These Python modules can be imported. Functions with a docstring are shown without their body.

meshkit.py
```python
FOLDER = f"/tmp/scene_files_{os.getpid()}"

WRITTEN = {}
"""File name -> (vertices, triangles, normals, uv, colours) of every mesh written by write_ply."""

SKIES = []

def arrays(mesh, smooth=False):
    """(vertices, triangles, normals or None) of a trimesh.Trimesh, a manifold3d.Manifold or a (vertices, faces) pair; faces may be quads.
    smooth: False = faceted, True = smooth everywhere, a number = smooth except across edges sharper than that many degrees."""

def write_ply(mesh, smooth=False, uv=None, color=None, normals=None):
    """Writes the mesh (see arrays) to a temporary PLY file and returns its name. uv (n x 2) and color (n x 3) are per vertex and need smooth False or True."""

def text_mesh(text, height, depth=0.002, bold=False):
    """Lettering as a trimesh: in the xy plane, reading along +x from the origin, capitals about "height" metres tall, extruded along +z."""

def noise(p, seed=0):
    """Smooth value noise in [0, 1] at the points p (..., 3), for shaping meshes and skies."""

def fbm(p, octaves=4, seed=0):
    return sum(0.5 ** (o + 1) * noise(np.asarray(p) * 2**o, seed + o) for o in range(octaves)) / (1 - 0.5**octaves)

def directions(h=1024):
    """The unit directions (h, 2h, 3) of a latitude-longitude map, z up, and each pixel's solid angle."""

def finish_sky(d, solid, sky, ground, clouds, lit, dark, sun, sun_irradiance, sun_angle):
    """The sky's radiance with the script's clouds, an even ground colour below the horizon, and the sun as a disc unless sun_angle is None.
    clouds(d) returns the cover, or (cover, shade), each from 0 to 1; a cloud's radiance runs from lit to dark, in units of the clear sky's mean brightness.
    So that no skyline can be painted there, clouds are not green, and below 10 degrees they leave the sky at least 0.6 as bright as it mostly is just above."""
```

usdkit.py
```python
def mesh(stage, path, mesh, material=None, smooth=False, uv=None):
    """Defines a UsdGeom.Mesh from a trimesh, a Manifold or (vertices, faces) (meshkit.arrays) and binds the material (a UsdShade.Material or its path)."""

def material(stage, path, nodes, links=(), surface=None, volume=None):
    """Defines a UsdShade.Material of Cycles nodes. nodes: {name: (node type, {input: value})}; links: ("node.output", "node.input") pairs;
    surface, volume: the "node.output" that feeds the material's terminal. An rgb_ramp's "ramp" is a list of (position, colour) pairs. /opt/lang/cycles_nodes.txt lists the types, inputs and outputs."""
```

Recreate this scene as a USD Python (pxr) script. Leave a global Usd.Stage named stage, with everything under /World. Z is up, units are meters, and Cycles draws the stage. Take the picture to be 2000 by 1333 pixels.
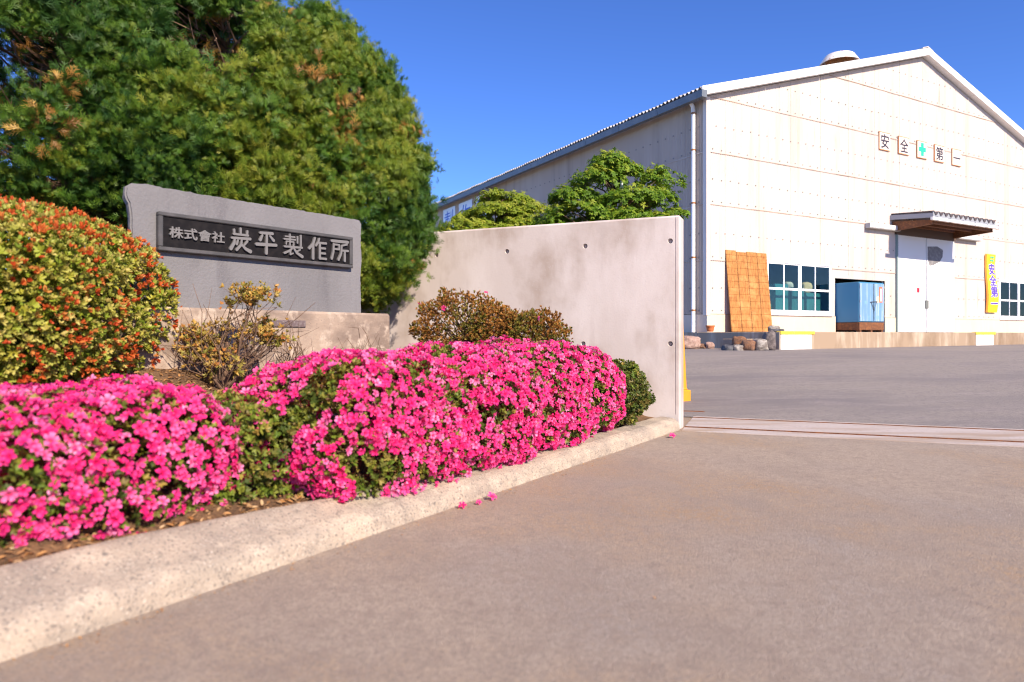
import math, numpy as np, trimesh, usdkit, meshkit
from pxr import Usd, UsdGeom, UsdLux, UsdShade, Sdf, Gf, Vt
from shapely.geometry import Polygon, box as sbox, Point
from shapely.ops import unary_union
from shapely import affinity

stage = Usd.Stage.CreateInMemory()
UsdGeom.SetStageUpAxis(stage, 'Z'); UsdGeom.SetStageMetersPerUnit(stage, 1.0)
UsdGeom.Xform.Define(stage, '/World'); UsdGeom.Scope.Define(stage, '/World/Looks')
rng = np.random.default_rng(11)

# ---------------------------------------------------------------- camera, sky, sun, exposure
CAM_H, EXPOSURE = 1.0, 0.9
cam = UsdGeom.Camera.Define(stage, '/World/camera')
cam.AddTranslateOp().Set((0, 0, CAM_H)); cam.AddRotateXOp().Set(90.0)
cam.CreateFocalLengthAttr(24.0); cam.CreateHorizontalApertureAttr(36.0); cam.CreateVerticalApertureAttr(36.0 * 682 / 1024)
cam.CreateVerticalApertureOffsetAttr(-0.207); cam.CreateClippingRangeAttr(Gf.Vec2f(0.05, 2000))
cam.CreateFStopAttr(1.5); cam.CreateFocusDistanceAttr(8.5); cam.CreateExposureAttr(EXPOSURE)

SUN_AZ, SUN_EL = math.atan2(0.54, -0.84), math.radians(35)      # azimuth of the direction towards the sun
SUN = np.array([math.sin(SUN_AZ) * math.cos(SUN_EL), math.cos(SUN_AZ) * math.cos(SUN_EL), math.sin(SUN_EL)])
sun = UsdLux.DistantLight.Define(stage, '/World/sun')
_z = SUN; _x = np.cross([0, 0, 1.0], _z); _x /= np.linalg.norm(_x); _y = np.cross(_z, _x)
sun.AddTransformOp().Set(Gf.Matrix4d(*_x, 0, *_y, 0, *_z, 0, 0, 0, 0, 1))
sun.CreateIntensityAttr(1.25); sun.CreateAngleAttr(0.53); sun.CreateNormalizeAttr(True); sun.CreateColorAttr(Gf.Vec3f(1.0, 0.86, 0.70))
sky_mat = usdkit.material(stage, '/World/Looks/sky', {
    's': ('sky_texture', {'sky_type': 'single_scattering', 'sun_disc': False, 'sun_elevation': SUN_EL, 'sun_rotation': SUN_AZ, 'altitude': 0.0,
                          'air_density': 0.8, 'aerosol_density': 0.08, 'ozone_density': 10.0}),
    'h': ('hsv', {'hue': 0.511, 'saturation': 1.05}), 'b': ('background_shader', {'strength': 0.125})}, [('s.color', 'h.color'), ('h.color', 'b.color')], surface='b.background')
dome = UsdLux.DomeLight.Define(stage, '/World/sky')
UsdShade.MaterialBindingAPI.Apply(dome.GetPrim()).Bind(sky_mat)
dome.GetPrim().SetCustomDataByKey('kind', 'structure')

# ---------------------------------------------------------------- helpers
_used = {}
def numbered(parent, name):
    k = (parent, name); n = _used.get(k, 0); _used[k] = n + 1
    return f'{parent}/{name}' if n == 0 else f'{parent}/{name}_{n:03d}'

def tag(prim, label=None, cat=None, group=None, kind=None):
    for k, v in (('label', label), ('category', cat), ('group', group), ('kind', kind)):
        if v: prim.SetCustomDataByKey(k, v)
    return prim

def thing(name, label, cat, loc=(0, 0, 0), rot=0.0, group=None):
    x = UsdGeom.Xform.Define(stage, numbered('/World', name))
    x.AddTranslateOp().Set(tuple(map(float, loc)))
    if rot: x.AddRotateZOp().Set(math.degrees(rot))
    return tag(x.GetPrim(), label, cat, group)

def obj(name, m, mat, parent=None, smooth=False, kind=None, label=None):
    path = numbered(str(parent.GetPath()) if parent else '/World', name)
    p = usdkit.mesh(stage, path, m, mat, smooth=smooth).GetPrim()
    return tag(p, label=label, kind=kind)

def struct(name, m, mat, smooth=False):
    return obj(name, m, mat, None, smooth, kind='structure')

def bx(x0, x1, y0, y1, z0, z1):
    return trimesh.creation.box(bounds=[[min(x0, x1), min(y0, y1), min(z0, z1)], [max(x0, x1), max(y0, y1), max(z0, z1)]])

def rbx(x0, x1, y0, y1, z0, z1, c=0.01):
    """a box with chamfered edges"""
    a, b = np.array([min(x0, x1), min(y0, y1), min(z0, z1)]), np.array([max(x0, x1), max(y0, y1), max(z0, z1)])
    c = min(c, 0.45 * (b - a).min()); pts = []
    for i in np.ndindex(2, 2, 2):
        for k in range(3):
            q = np.where(np.array(i), b - c, a + c).astype(float); q[k] = (a, b)[i[k]][k]; pts.append(q)
    return trimesh.convex.convex_hull(np.array(pts))

def cat(*ms):
    return trimesh.util.concatenate([m for m in ms if m is not None])

def tube(p, r, sides=6, cap=True):
    p = np.asarray(p, float); n = len(p); r = np.broadcast_to(np.asarray(r, float), (n,))
    t = np.gradient(p, axis=0); t /= np.linalg.norm(t, axis=1, keepdims=True) + 1e-12
    ref = np.where(np.abs(t[:, 2:]) < 0.9, [0, 0, 1.0], [1.0, 0, 0])
    a = np.cross(t, ref); a /= np.linalg.norm(a, axis=1, keepdims=True) + 1e-12
    b = np.cross(t, a); ang = np.arange(sides) * 2 * np.pi / sides
    v = (p[:, None] + r[:, None, None] * (np.cos(ang)[None, :, None] * a[:, None] + np.sin(ang)[None, :, None] * b[:, None])).reshape(-1, 3)
    i, j = np.meshgrid(np.arange(n - 1), np.arange(sides), indexing='ij'); k = (j + 1) % sides
    q = np.stack([i * sides + j, i * sides + k, (i + 1) * sides + k, (i + 1) * sides + j], -1).reshape(-1, 4)
    f = np.vstack([q[:, [0, 1, 2]], q[:, [0, 2, 3]]])
    if cap:
        e = (n - 1) * sides
        f = np.vstack([f, [[0, x + 1, x] for x in range(1, sides - 1)], [[e, e + x, e + x + 1] for x in range(1, sides - 1)]])
    return trimesh.Trimesh(v, f, process=False)

def grid(nx, ny, fn):
    """fn(u, v) -> (..., 3) on a regular grid"""
    u, v = np.meshgrid(np.linspace(0, 1, nx), np.linspace(0, 1, ny), indexing='ij')
    p = fn(u, v).reshape(-1, 3)
    i, j = np.meshgrid(np.arange(nx - 1), np.arange(ny - 1), indexing='ij'); a = i * ny + j
    f = np.stack([a, a + ny, a + ny + 1, a + 1], -1).reshape(-1, 4)
    return trimesh.Trimesh(p, np.vstack([f[:, [0, 1, 2]], f[:, [0, 2, 3]]]), process=False)

def M(name, base, rough=0.8, layers=(), bump=None, spec=0.35, metal=0.0):
    """layers: (scale xyz, colour, low, high, detail); each a noise that mixes a second colour in"""
    n = {'g': ('geometry', {}), 'p': ('principled_bsdf', {'base_color': base, 'roughness': rough, 'specular_ior_level': spec, 'metallic': metal})}
    l = []; last = None
    for i, (sc, col, lo, hi, det) in enumerate(layers):
        sc = (sc,) * 3 if np.isscalar(sc) else sc
        n[f'm{i}'] = ('mapping', {'mapping_type': 'point', 'scale': sc, 'location': (3.7 * i, 1.3 * i, 7.1 * i)})
        n[f'n{i}'] = ('noise_texture', {'scale': 1.0, 'detail': det, 'roughness': 0.6})
        n[f'r{i}'] = ('map_range', {'from_min': lo, 'from_max': hi, 'clamp': True})
        n[f'x{i}'] = ('mix_color', {'a': base, 'b': col})
        l += [('g.position', f'm{i}.vector'), (f'm{i}.vector', f'n{i}.vector'), (f'n{i}.fac', f'r{i}.value'), (f'r{i}.result', f'x{i}.fac')]
        if last: l.append((last, f'x{i}.a'))
        last = f'x{i}.result'
    if last: l.append((last, 'p.base_color'))
    if bump:
        n['bn'] = ('noise_texture', {'scale': bump[0], 'detail': 6.0, 'roughness': 0.65}); n['b'] = ('bump', {'strength': bump[1], 'distance': bump[2]})
        l += [('g.position', 'bn.vector'), ('bn.fac', 'b.height'), ('b.normal', 'p.normal')]
    return usdkit.material(stage, '/World/Looks/' + name, n, l, surface='p.BSDF')

def LM(name, ramp, rough=0.5, trans=0.35, patch=None, spec=0.3, tint=(1.0, 1.0, 0.6)):
    """leaves: the colour varies from leaf to leaf and from plant part to plant part; patch = (noise scale, colour, low, high)"""
    n = {'g': ('geometry', {}), 'o': ('object_info', {}), 'a': ('math', {'math_type': 'add'}), 'f': ('math', {'math_type': 'fraction'}),
         'r': ('rgb_ramp', {'ramp': ramp}), 'p': ('principled_bsdf', {'roughness': rough, 'specular_ior_level': spec}),
         't': ('translucent_bsdf', {}), 'tc': ('mix_color', {'blend_type': 'multiply', 'fac': 1.0, 'b': tint}), 'm': ('mix_closure', {'fac': trans})}
    l = [('g.random_per_island', 'a.value1'), ('o.random', 'a.value2'), ('a.value', 'f.value1'), ('f.value', 'r.fac'),
         ('p.BSDF', 'm.closure1'), ('t.BSDF', 'm.closure2'), ('tc.result', 't.color')]
    out = 'r.color'
    if patch:
        n['pn'] = ('noise_texture', {'scale': patch[0], 'detail': 2.0}); n['pr'] = ('map_range', {'from_min': patch[2], 'from_max': patch[3], 'clamp': True})
        n['px'] = ('mix_color', {'b': patch[1]})
        l += [('g.position', 'pn.vector'), ('pn.fac', 'pr.value'), ('pr.result', 'px.fac'), (out, 'px.a')]; out = 'px.result'
    l += [(out, 'p.base_color'), (out, 'tc.a')]
    return usdkit.material(stage, '/World/Looks/' + name, n, l, surface='m.closure')

def frames(nrm, r, spin=True):
    """(N,3,3) rotations whose third column is nrm, spun at random"""
    n = nrm / (np.linalg.norm(nrm, axis=1, keepdims=True) + 1e-12)
    a = np.cross(n, np.where(np.abs(n[:, 2:]) < 0.9, [0, 0, 1.0], [1.0, 0, 0])); a /= np.linalg.norm(a, axis=1, keepdims=True)
    b = np.cross(n, a)
    if spin:
        t = r.uniform(0, 2 * np.pi, len(n))[:, None]
        a, b = a * np.cos(t) + b * np.sin(t), b * np.cos(t) - a * np.sin(t)
    return np.stack([a, b, n], -1)

def quats(R):
    from scipy.spatial.transform import Rotation
    return Rotation.from_matrix(R).as_quat()[:, [3, 0, 1, 2]]

def instancer(parent, name, protos, pos, R, scale, idx, kind='stuff', label=None):
    """protos: [(name, mesh, material)]"""
    path = numbered(str(parent.GetPath()) if parent else '/World', name)
    pi = UsdGeom.PointInstancer.Define(stage, path); rel = pi.CreatePrototypesRel()
    for nm, me, mat in protos:
        pp = numbered(path, nm); usdkit.mesh(stage, pp, me, mat); rel.AddTarget(pp)
    pi.CreatePositionsAttr(Vt.Vec3fArray.FromNumpy(np.asarray(pos, np.float32)))
    q = quats(R); pi.CreateOrientationsAttr(Vt.QuathArray([Gf.Quath(float(a), float(b), float(c), float(d)) for a, b, c, d in q]))
    s = np.asarray(scale, float); s = np.repeat(s[:, None], 3, 1) if s.ndim == 1 else s
    pi.CreateScalesAttr(Vt.Vec3fArray.FromNumpy(s.astype(np.float32))); pi.CreateProtoIndicesAttr(Vt.IntArray.FromNumpy(np.asarray(idx, np.int32)))
    return tag(pi.GetPrim(), label=label, kind=kind)

def rot2(a):
    return np.array([[math.cos(a), -math.sin(a)], [math.sin(a), math.cos(a)]])

# ---------------------------------------------------------------- lettering: outlines on a 1000 grid, and brushed strokes on a 100 grid
GLYPHS = {"株":[[[[0,288],[0,302],[48,373],[90,460],[163,680],[24,684],[21,767],[173,772],[174,972],[264,969],[265,772],[396,767],[392,684],[264,681],[264,654],[384,472],[392,521],[639,523],[637,691],[522,690],[483,590],[451,538],[375,580],[416,658],[448,745],[486,924],[569,910],[546,779],[637,778],[639,972],[726,972],[730,779],[934,774],[931,691],[730,690],[729,524],[965,521],[972,514],[969,434],[781,432],[820,349],[875,262],[931,192],[1000,128],[941,59],[931,59],[889,101],[837,167],[732,347],[729,3],[639,0],[636,347],[597,278],[514,163],[444,90],[403,56],[385,52],[330,122],[388,164],[479,258],[545,352],[587,432],[392,434],[384,444],[333,392],[269,521],[260,0],[174,0],[173,465],[122,337],[52,212],[42,212]]]],"式":[[[[0,711],[0,804],[548,804],[546,1000],[643,1000],[651,804],[848,804],[846,817],[806,856],[704,936],[700,950],[754,996],[768,996],[857,929],[921,868],[921,854],[872,805],[964,804],[968,714],[656,711],[657,653],[682,467],[714,320],[750,216],[794,140],[834,104],[862,96],[878,108],[896,177],[907,300],[989,254],[971,104],[936,29],[879,0],[804,7],[750,39],[686,121],[636,236],[600,368],[568,564],[556,710]]],[[[4,111],[7,129],[229,174],[228,470],[39,471],[39,564],[521,564],[521,471],[325,470],[325,195],[550,239],[557,154],[50,36],[29,36]]]],"會":[[[[0,708],[7,718],[181,775],[301,835],[404,906],[482,989],[563,965],[567,954],[556,939],[575,920],[716,828],[871,761],[1000,725],[1000,711],[947,648],[859,671],[856,401],[137,401],[134,664],[49,641]],[[302,743],[189,683],[828,686],[694,750],[687,725],[310,725]],[[729,588],[664,468],[774,473],[774,612],[698,612],[725,599]],[[538,613],[535,470],[604,469],[588,479],[588,493],[644,611]],[[501,884],[397,796],[609,799]],[[342,609],[401,489],[374,469],[450,469],[450,612]],[[215,475],[221,468],[323,470],[299,534],[264,588],[302,612],[215,611]]],[[[197,363],[806,363],[806,4],[715,4],[712,35],[292,35],[285,0],[197,0]],[[289,108],[712,106],[715,159],[708,165],[291,165]],[[289,239],[712,236],[715,290],[291,292]]]],"社":[[[[377,130],[658,132],[658,562],[433,563],[426,567],[426,651],[658,656],[658,989],[750,989],[754,656],[975,655],[972,563],[754,562],[754,132],[996,130],[1000,42],[380,39]]],[[[0,391],[7,405],[115,483],[186,554],[250,632],[299,710],[297,718],[28,722],[32,806],[235,808],[193,879],[141,940],[148,958],[211,989],[317,852],[310,835],[272,807],[373,810],[419,778],[412,743],[377,673],[292,545],[433,405],[433,391],[394,338],[373,324],[275,439],[271,0],[183,0],[183,418],[46,310],[35,313]]]],"安":[[[[0,489],[0,579],[292,579],[379,754],[479,732],[409,579],[939,579],[939,489],[733,488],[664,346],[589,254],[591,247],[846,129],[918,86],[918,75],[850,4],[839,4],[731,71],[509,176],[418,118],[304,64],[175,21],[64,0],[14,71],[14,86],[155,114],[255,147],[366,197],[400,222],[132,325],[235,489]],[[356,489],[280,365],[491,289],[535,333],[585,405],[621,487]]],[[[25,646],[29,875],[409,875],[410,888],[368,968],[375,982],[464,1000],[527,875],[911,875],[911,643],[814,643],[814,779],[808,786],[124,786],[118,643]]]],"全":[[[[0,536],[0,547],[75,582],[182,648],[307,745],[404,842],[488,955],[561,924],[567,913],[554,884],[652,783],[769,686],[877,613],[986,554],[1000,543],[1000,533],[973,511],[945,467],[927,471],[830,533],[824,474],[548,473],[548,326],[824,325],[827,246],[548,242],[547,85],[948,83],[952,3],[55,0],[52,83],[449,84],[449,242],[187,242],[183,322],[448,326],[450,472],[180,474],[174,533],[55,471]],[[360,671],[221,557],[789,560],[640,675],[499,817]]]],"第":[[[[0,724],[0,735],[42,771],[106,853],[180,1000],[261,979],[235,901],[502,901],[498,827],[340,826],[375,724],[302,699],[303,693],[505,693],[445,731],[442,742],[483,785],[526,850],[587,1000],[675,979],[656,901],[968,901],[965,827],[788,824],[834,756],[841,728],[771,694],[883,693],[883,445],[527,443],[529,360],[919,360],[901,173],[873,88],[848,64],[813,49],[650,49],[625,134],[783,135],[802,168],[819,278],[529,279],[526,4],[435,4],[432,230],[343,148],[247,81],[138,21],[81,0],[25,67],[28,78],[115,110],[196,152],[306,227],[357,275],[88,283],[127,523],[433,527],[435,609],[92,611],[88,688],[71,682]],[[527,529],[790,527],[791,609],[529,611]],[[616,826],[533,693],[763,696],[735,751],[679,827]],[[198,364],[433,361],[435,443],[210,445]],[[192,826],[95,693],[297,696],[237,827]]]]}
STROKES = {
 '炭': [([(50, 98), (50, 74)], 9, 8), ([(20, 90), (21, 73)], 9, 8), ([(81, 90), (80, 73)], 9, 8), ([(18, 72), (84, 72)], 8, 9), ([(10, 55), (94, 58)], 9, 11),
       ([(23, 56), (20, 34), (5, 8)], 8, 13), ([(37, 46), (32, 30)], 8, 10), ([(80, 46), (68, 30)], 10, 7), ([(55, 50), (52, 28), (32, 6)], 8, 11), ([(55, 30), (72, 14), (95, 4)], 8, 15)],
 '平': [([(20, 90), (80, 92)], 10, 12), ([(30, 80), (20, 58)], 8, 12), ([(68, 80), (86, 62)], 8, 12), ([(2, 38), (98, 42)], 13, 12), ([(52, 92), (50, 2)], 9, 12)],
 '製': [([(8, 88), (56, 89)], 6, 7), ([(2, 76), (60, 77)], 7, 7), ([(32, 99), (32, 50)], 7, 7), ([(13, 66), (52, 66)], 6, 6), ([(13, 66), (13, 53)], 6, 6), ([(52, 66), (52, 53)], 6, 6),
       ([(72, 92), (72, 64)], 7, 7), ([(90, 99), (90, 52)], 8, 8), ([(4, 42), (96, 44)], 8, 9), ([(50, 52), (50, 44)], 7, 7), ([(46, 42), (34, 26), (4, 12)], 8, 9),
       ([(34, 26), (34, 8), (48, 14)], 8, 6), ([(52, 38), (68, 18), (97, 3)], 8, 13), ([(86, 34), (66, 22)], 7, 6)],
 '作': [([(34, 98), (24, 70), (3, 48)], 10, 12), ([(24, 66), (24, 2)], 11, 12), ([(58, 97), (52, 80), (40, 64)], 9, 10), ([(52, 78), (97, 79)], 9, 10),
       ([(62, 78), (62, 4)], 10, 10), ([(62, 54), (92, 54)], 9, 9), ([(62, 30), (92, 30)], 9, 9), ([(62, 5), (97, 5)], 9, 10)],
 '所': [([(3, 92), (97, 94)], 12, 13), ([(14, 76), (46, 76)], 8, 8), ([(46, 76), (46, 54)], 8, 8), ([(14, 54), (46, 54)], 8, 8), ([(14, 78), (12, 40), (2, 6)], 8, 11),
       ([(92, 82), (62, 74)], 9, 8), ([(61, 74), (58, 35), (42, 4)], 8, 11), ([(60, 50), (99, 51)], 9, 10), ([(80, 50), (80, 1)], 9, 11)],
 '一': [([(4, 45), (96, 45)], 9, 9)],
}

def glyph_shape(ch, w, h, grow=0.0, stroke=1.0):
    if ch in STROKES:
        parts = []
        for pts, w0, w1 in STROKES[ch]:
            n = len(pts) - 1
            for i in range(n):
                ra, rb = [(w0 + (w1 - w0) * t / n) * 0.5 * stroke for t in (i, i + 1)]
                parts.append(unary_union([Point(pts[i]).buffer(ra, 3), Point(pts[i + 1]).buffer(rb, 3)]).convex_hull)
        g = affinity.scale(unary_union(parts), w / 100, h / 100, origin=(0, 0))
    else:
        g = unary_union([Polygon(p[0], p[1:]).buffer(0) for p in GLYPHS[ch]])
        b = g.bounds; k = 1000.0
        g = affinity.scale(affinity.translate(g, -b[0] + (1000 - (b[2] - b[0])) / 2, -b[1] + (1000 - (b[3] - b[1])) / 2), w / k, h / k, origin=(0, 0))
    return g.buffer(grow).simplify(min(w, h) * 0.004) if grow else g.simplify(min(w, h) * 0.004)

def upright(shape, depth, x=0.0, y=0.0, z=0.0):
    """a flat shape (x, z) extruded towards -y from the plane y"""
    ms = []
    for g in getattr(shape, 'geoms', [shape]):
        if g.area > 0:
            m = trimesh.creation.extrude_polygon(g, depth, engine='earcut')
            v = m.vertices; m = trimesh.Trimesh(np.stack([v[:, 0] + x, y - v[:, 2], v[:, 1] + z], 1), m.faces, process=False); ms.append(m)
    return cat(*ms)

# ---------------------------------------------------------------- materials of the setting
asphalt_road = M('asphalt_road', (0.39, 0.31, 0.235), 0.85, [((0.26, 0.30, 1), (0.29, 0.25, 0.222), 0.46, 0.60, 3), ((0.42, 0.36, 1), (0.37, 0.24, 0.13), 0.47, 0.60, 4), ((2.2, 1.4, 1), (0.28, 0.22, 0.175), 0.52, 0.72, 6),
    (14, (0.26, 0.20, 0.16), 0.5, 0.7, 5), (42, (0.31, 0.245, 0.19), 0.46, 0.62, 5), (100, (0.25, 0.20, 0.16), 0.48, 0.62, 6), (170, (0.50, 0.42, 0.35), 0.60, 0.68, 3), (140, (0.12, 0.095, 0.08), 0.61, 0.70, 3)], bump=(110, 0.9, 0.012))
asphalt_yard = M('asphalt_yard', (0.25, 0.218, 0.192), 0.85, [((0.25, 0.6, 1), (0.17, 0.15, 0.15), 0.42, 0.62, 5), ((0.9, 4.5, 1), (0.28, 0.24, 0.225), 0.5, 0.75, 5),
    (12, (0.18, 0.158, 0.15), 0.5, 0.7, 5), (60, (0.14, 0.12, 0.115), 0.5, 0.64, 5), (110, (0.38, 0.33, 0.30), 0.58, 0.70, 3)], bump=(90, 0.8, 0.012))
concrete_kerb = M('concrete_kerb', (0.42, 0.335, 0.25), 0.9, [(2.2, (0.27, 0.22, 0.175), 0.42, 0.62, 5), (7, (0.46, 0.38, 0.29), 0.5, 0.7, 5), ((3, 3, 16), (0.30, 0.245, 0.19), 0.5, 0.66, 5), (26, (0.15, 0.13, 0.11), 0.58, 0.72, 8), (95, (0.15, 0.125, 0.105), 0.56, 0.63, 4),
    (90, (0.52, 0.45, 0.37), 0.58, 0.72, 4), (150, (0.2, 0.17, 0.14), 0.63, 0.72, 4)], bump=(60, 0.6, 0.012))
concrete_wall_mat = M('concrete_wall', (0.49, 0.425, 0.395), 0.85, [((0.9, 0.9, 0.7), (0.32, 0.25, 0.205), 0.45, 0.62, 5), ((2.2, 2.2, 0.8), (0.57, 0.51, 0.485), 0.46, 0.74, 5),
    ((6, 6, 0.9), (0.41, 0.35, 0.325), 0.58, 0.85, 5), (60, (0.45, 0.39, 0.37), 0.6, 0.75, 3)], bump=(40, 0.25, 0.006))
soil_mat = M('soil', (0.13, 0.07, 0.035), 0.95, [(3, (0.22, 0.12, 0.055), 0.45, 0.65, 5), (40, (0.07, 0.04, 0.022), 0.5, 0.68, 5), (110, (0.36, 0.20, 0.09), 0.58, 0.7, 4)], bump=(50, 0.9, 0.03))
ground_mat = M('far_ground', (0.14, 0.12, 0.08), 0.95, [(0.3, (0.09, 0.11, 0.04), 0.4, 0.6, 5), (3, (0.18, 0.15, 0.11), 0.5, 0.7, 5)])
strip_concrete = M('strip_concrete', (0.42, 0.36, 0.33), 0.85, [((0.6, 3, 1), (0.32, 0.24, 0.18), 0.45, 0.65, 5), (30, (0.3, 0.26, 0.23), 0.55, 0.7, 5)], bump=(50, 0.3, 0.006))
rust_steel = M('rusted_steel', (0.16, 0.065, 0.03), 0.75, [(14, (0.28, 0.11, 0.04), 0.45, 0.65, 5), (60, (0.07, 0.035, 0.022), 0.5, 0.7, 4)], metal=0.2, bump=(50, 0.4, 0.004))

# ---------------------------------------------------------------- ground, road, yard
def ring_sheet(r, z):
    return grid(2, 2, lambda u, v: np.stack([(u - 0.5) * 2 * r, (v - 0.5) * 2 * r + 100, z + 0 * u], -1))
struct('ground', ring_sheet(900, -0.06), ground_mat)
G0, GA = np.array([1.787, 7.11]), math.radians(-20.25)           # gate line: left end, direction
GX, GY = np.array([math.cos(GA), math.sin(GA)]), np.array([-math.sin(GA), math.cos(GA)])
def yard_z(q):
    t = np.clip(q / 9.4, 0, 1); return 0.60 * (0.75 * t + 0.25 * t * t * (3 - 2 * t)) + 0.006 * np.clip(q - 9.4, 0, 12)
def yard_pt(a, q):
    return G0[0] + a * GX[0] + q * GY[0], G0[1] + a * GX[1] + q * GY[1]
struct('road', grid(2, 2, lambda u, v: np.stack([-14 + 46 * u, -14 + 27 * v, 0 * u], -1)[..., :]), asphalt_road)
def yard_fn(u, v):
    a, q = -25 + 75 * u, 1.225 + 60 * v ** 1.5
    x, y = yard_pt(a, q); return np.stack([x, y, 0.010 + yard_z(q - 1.225)], -1)
struct('yard', grid(50, 70, yard_fn), asphalt_yard, smooth=True)
def gate_local(m):
    v = m.vertices.copy(); xy = v[:, :2] @ np.stack([GX, GY]) + G0; m = m.copy(); m.vertices = np.column_stack([xy, v[:, 2]]); return m
struct('gate_strip', gate_local(cat(bx(-0.02, 15, 0, 0.27, -0.05, 0.006), bx(-0.02, 15, 0.34, 1.165, -0.05, 0.008), bx(-0.02, 15, 1.235, 1.275, -0.05, 0.014))), strip_concrete)
for k, q in enumerate((0.27, 1.165)):
    r = thing('gate_rail', ['rusty gate rail groove nearer the road across the entrance', 'rusty gate rail groove along the yard side of the entrance strip'][k], 'gate rail', (*G0, 0), GA, None)
    obj('rail_bed', bx(-0.02, 15, q + .001, q + 0.069, -0.05, -0.004), rust_steel, r)
    obj('rail_edge', bx(-0.02, 15, q + .001, q + 0.017, -0.003, 0.010), rust_steel, r)
    obj('rail_edge', bx(-0.02, 15, q + 0.053, q + 0.069, -0.003, 0.010), rust_steel, r)

# ---------------------------------------------------------------- kerb and planting bed: t along the kerb, v across it, away from the road
K0, KD, KN = np.array([-1.558, 2.076]), np.array([0.545, 0.838]), np.array([-0.838, 0.545])
def K(t, v):
    t, v = np.broadcast_arrays(np.asarray(t, float), np.asarray(v, float))
    return K0 + t[..., None] * KD + v[..., None] * KN
def kerb_w(t):
    return 0.33 - 0.11 * np.clip((t - 0.5) / 2.0, 0, 1)
def kerb_in(t):
    return 0.20 - 0.07 * np.clip((t - 0.6) / 2.0, 0, 1)
def kerb_fn(u, v):
    t = -6 + 12.12 * u; w = kerb_w(t); s = v * 11
    vs = np.select([s < 1, s < 2, s < 3, s < 4, s < 5, s < 10.5], [0.0 * t, 0.010 + 0 * t, 0.022 + 0 * t, 0.045 + 0 * t, 0.085 + 0 * t, 0.085 + (w - 0.085) * np.clip((s - 5) / 5, 0, 1)], w)
    zs = np.select([s < 1, s < 2, s < 3, s < 4, s < 5, s < 10.5], [-0.05 + 0 * t, 0.050 + 0 * t, 0.082 + 0 * t, 0.103 + 0 * t, 0.120 + 0 * t, 0.120 + (kerb_in(t) - 0.120) * np.clip((s - 5) / 4, 0, 1)], -0.05)
    p = np.concatenate([K(t, vs), zs[..., None]], -1)
    d = meshkit.fbm(p * [9, 9, 9], 4, 3) - 0.5; d2 = meshkit.fbm(p * 2.0, 3, 5) - 0.5
    p[..., :2] -= KN * ((d * 0.014 + d2 * 0.022) * (s < 5))[..., None]; p[..., 2] += (d * 0.012 + d2 * 0.016) * (s >= 2) * (s < 10.5)
    return p
struct('kerb', grid(240, 12, kerb_fn), concrete_kerb, smooth=40)

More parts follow.
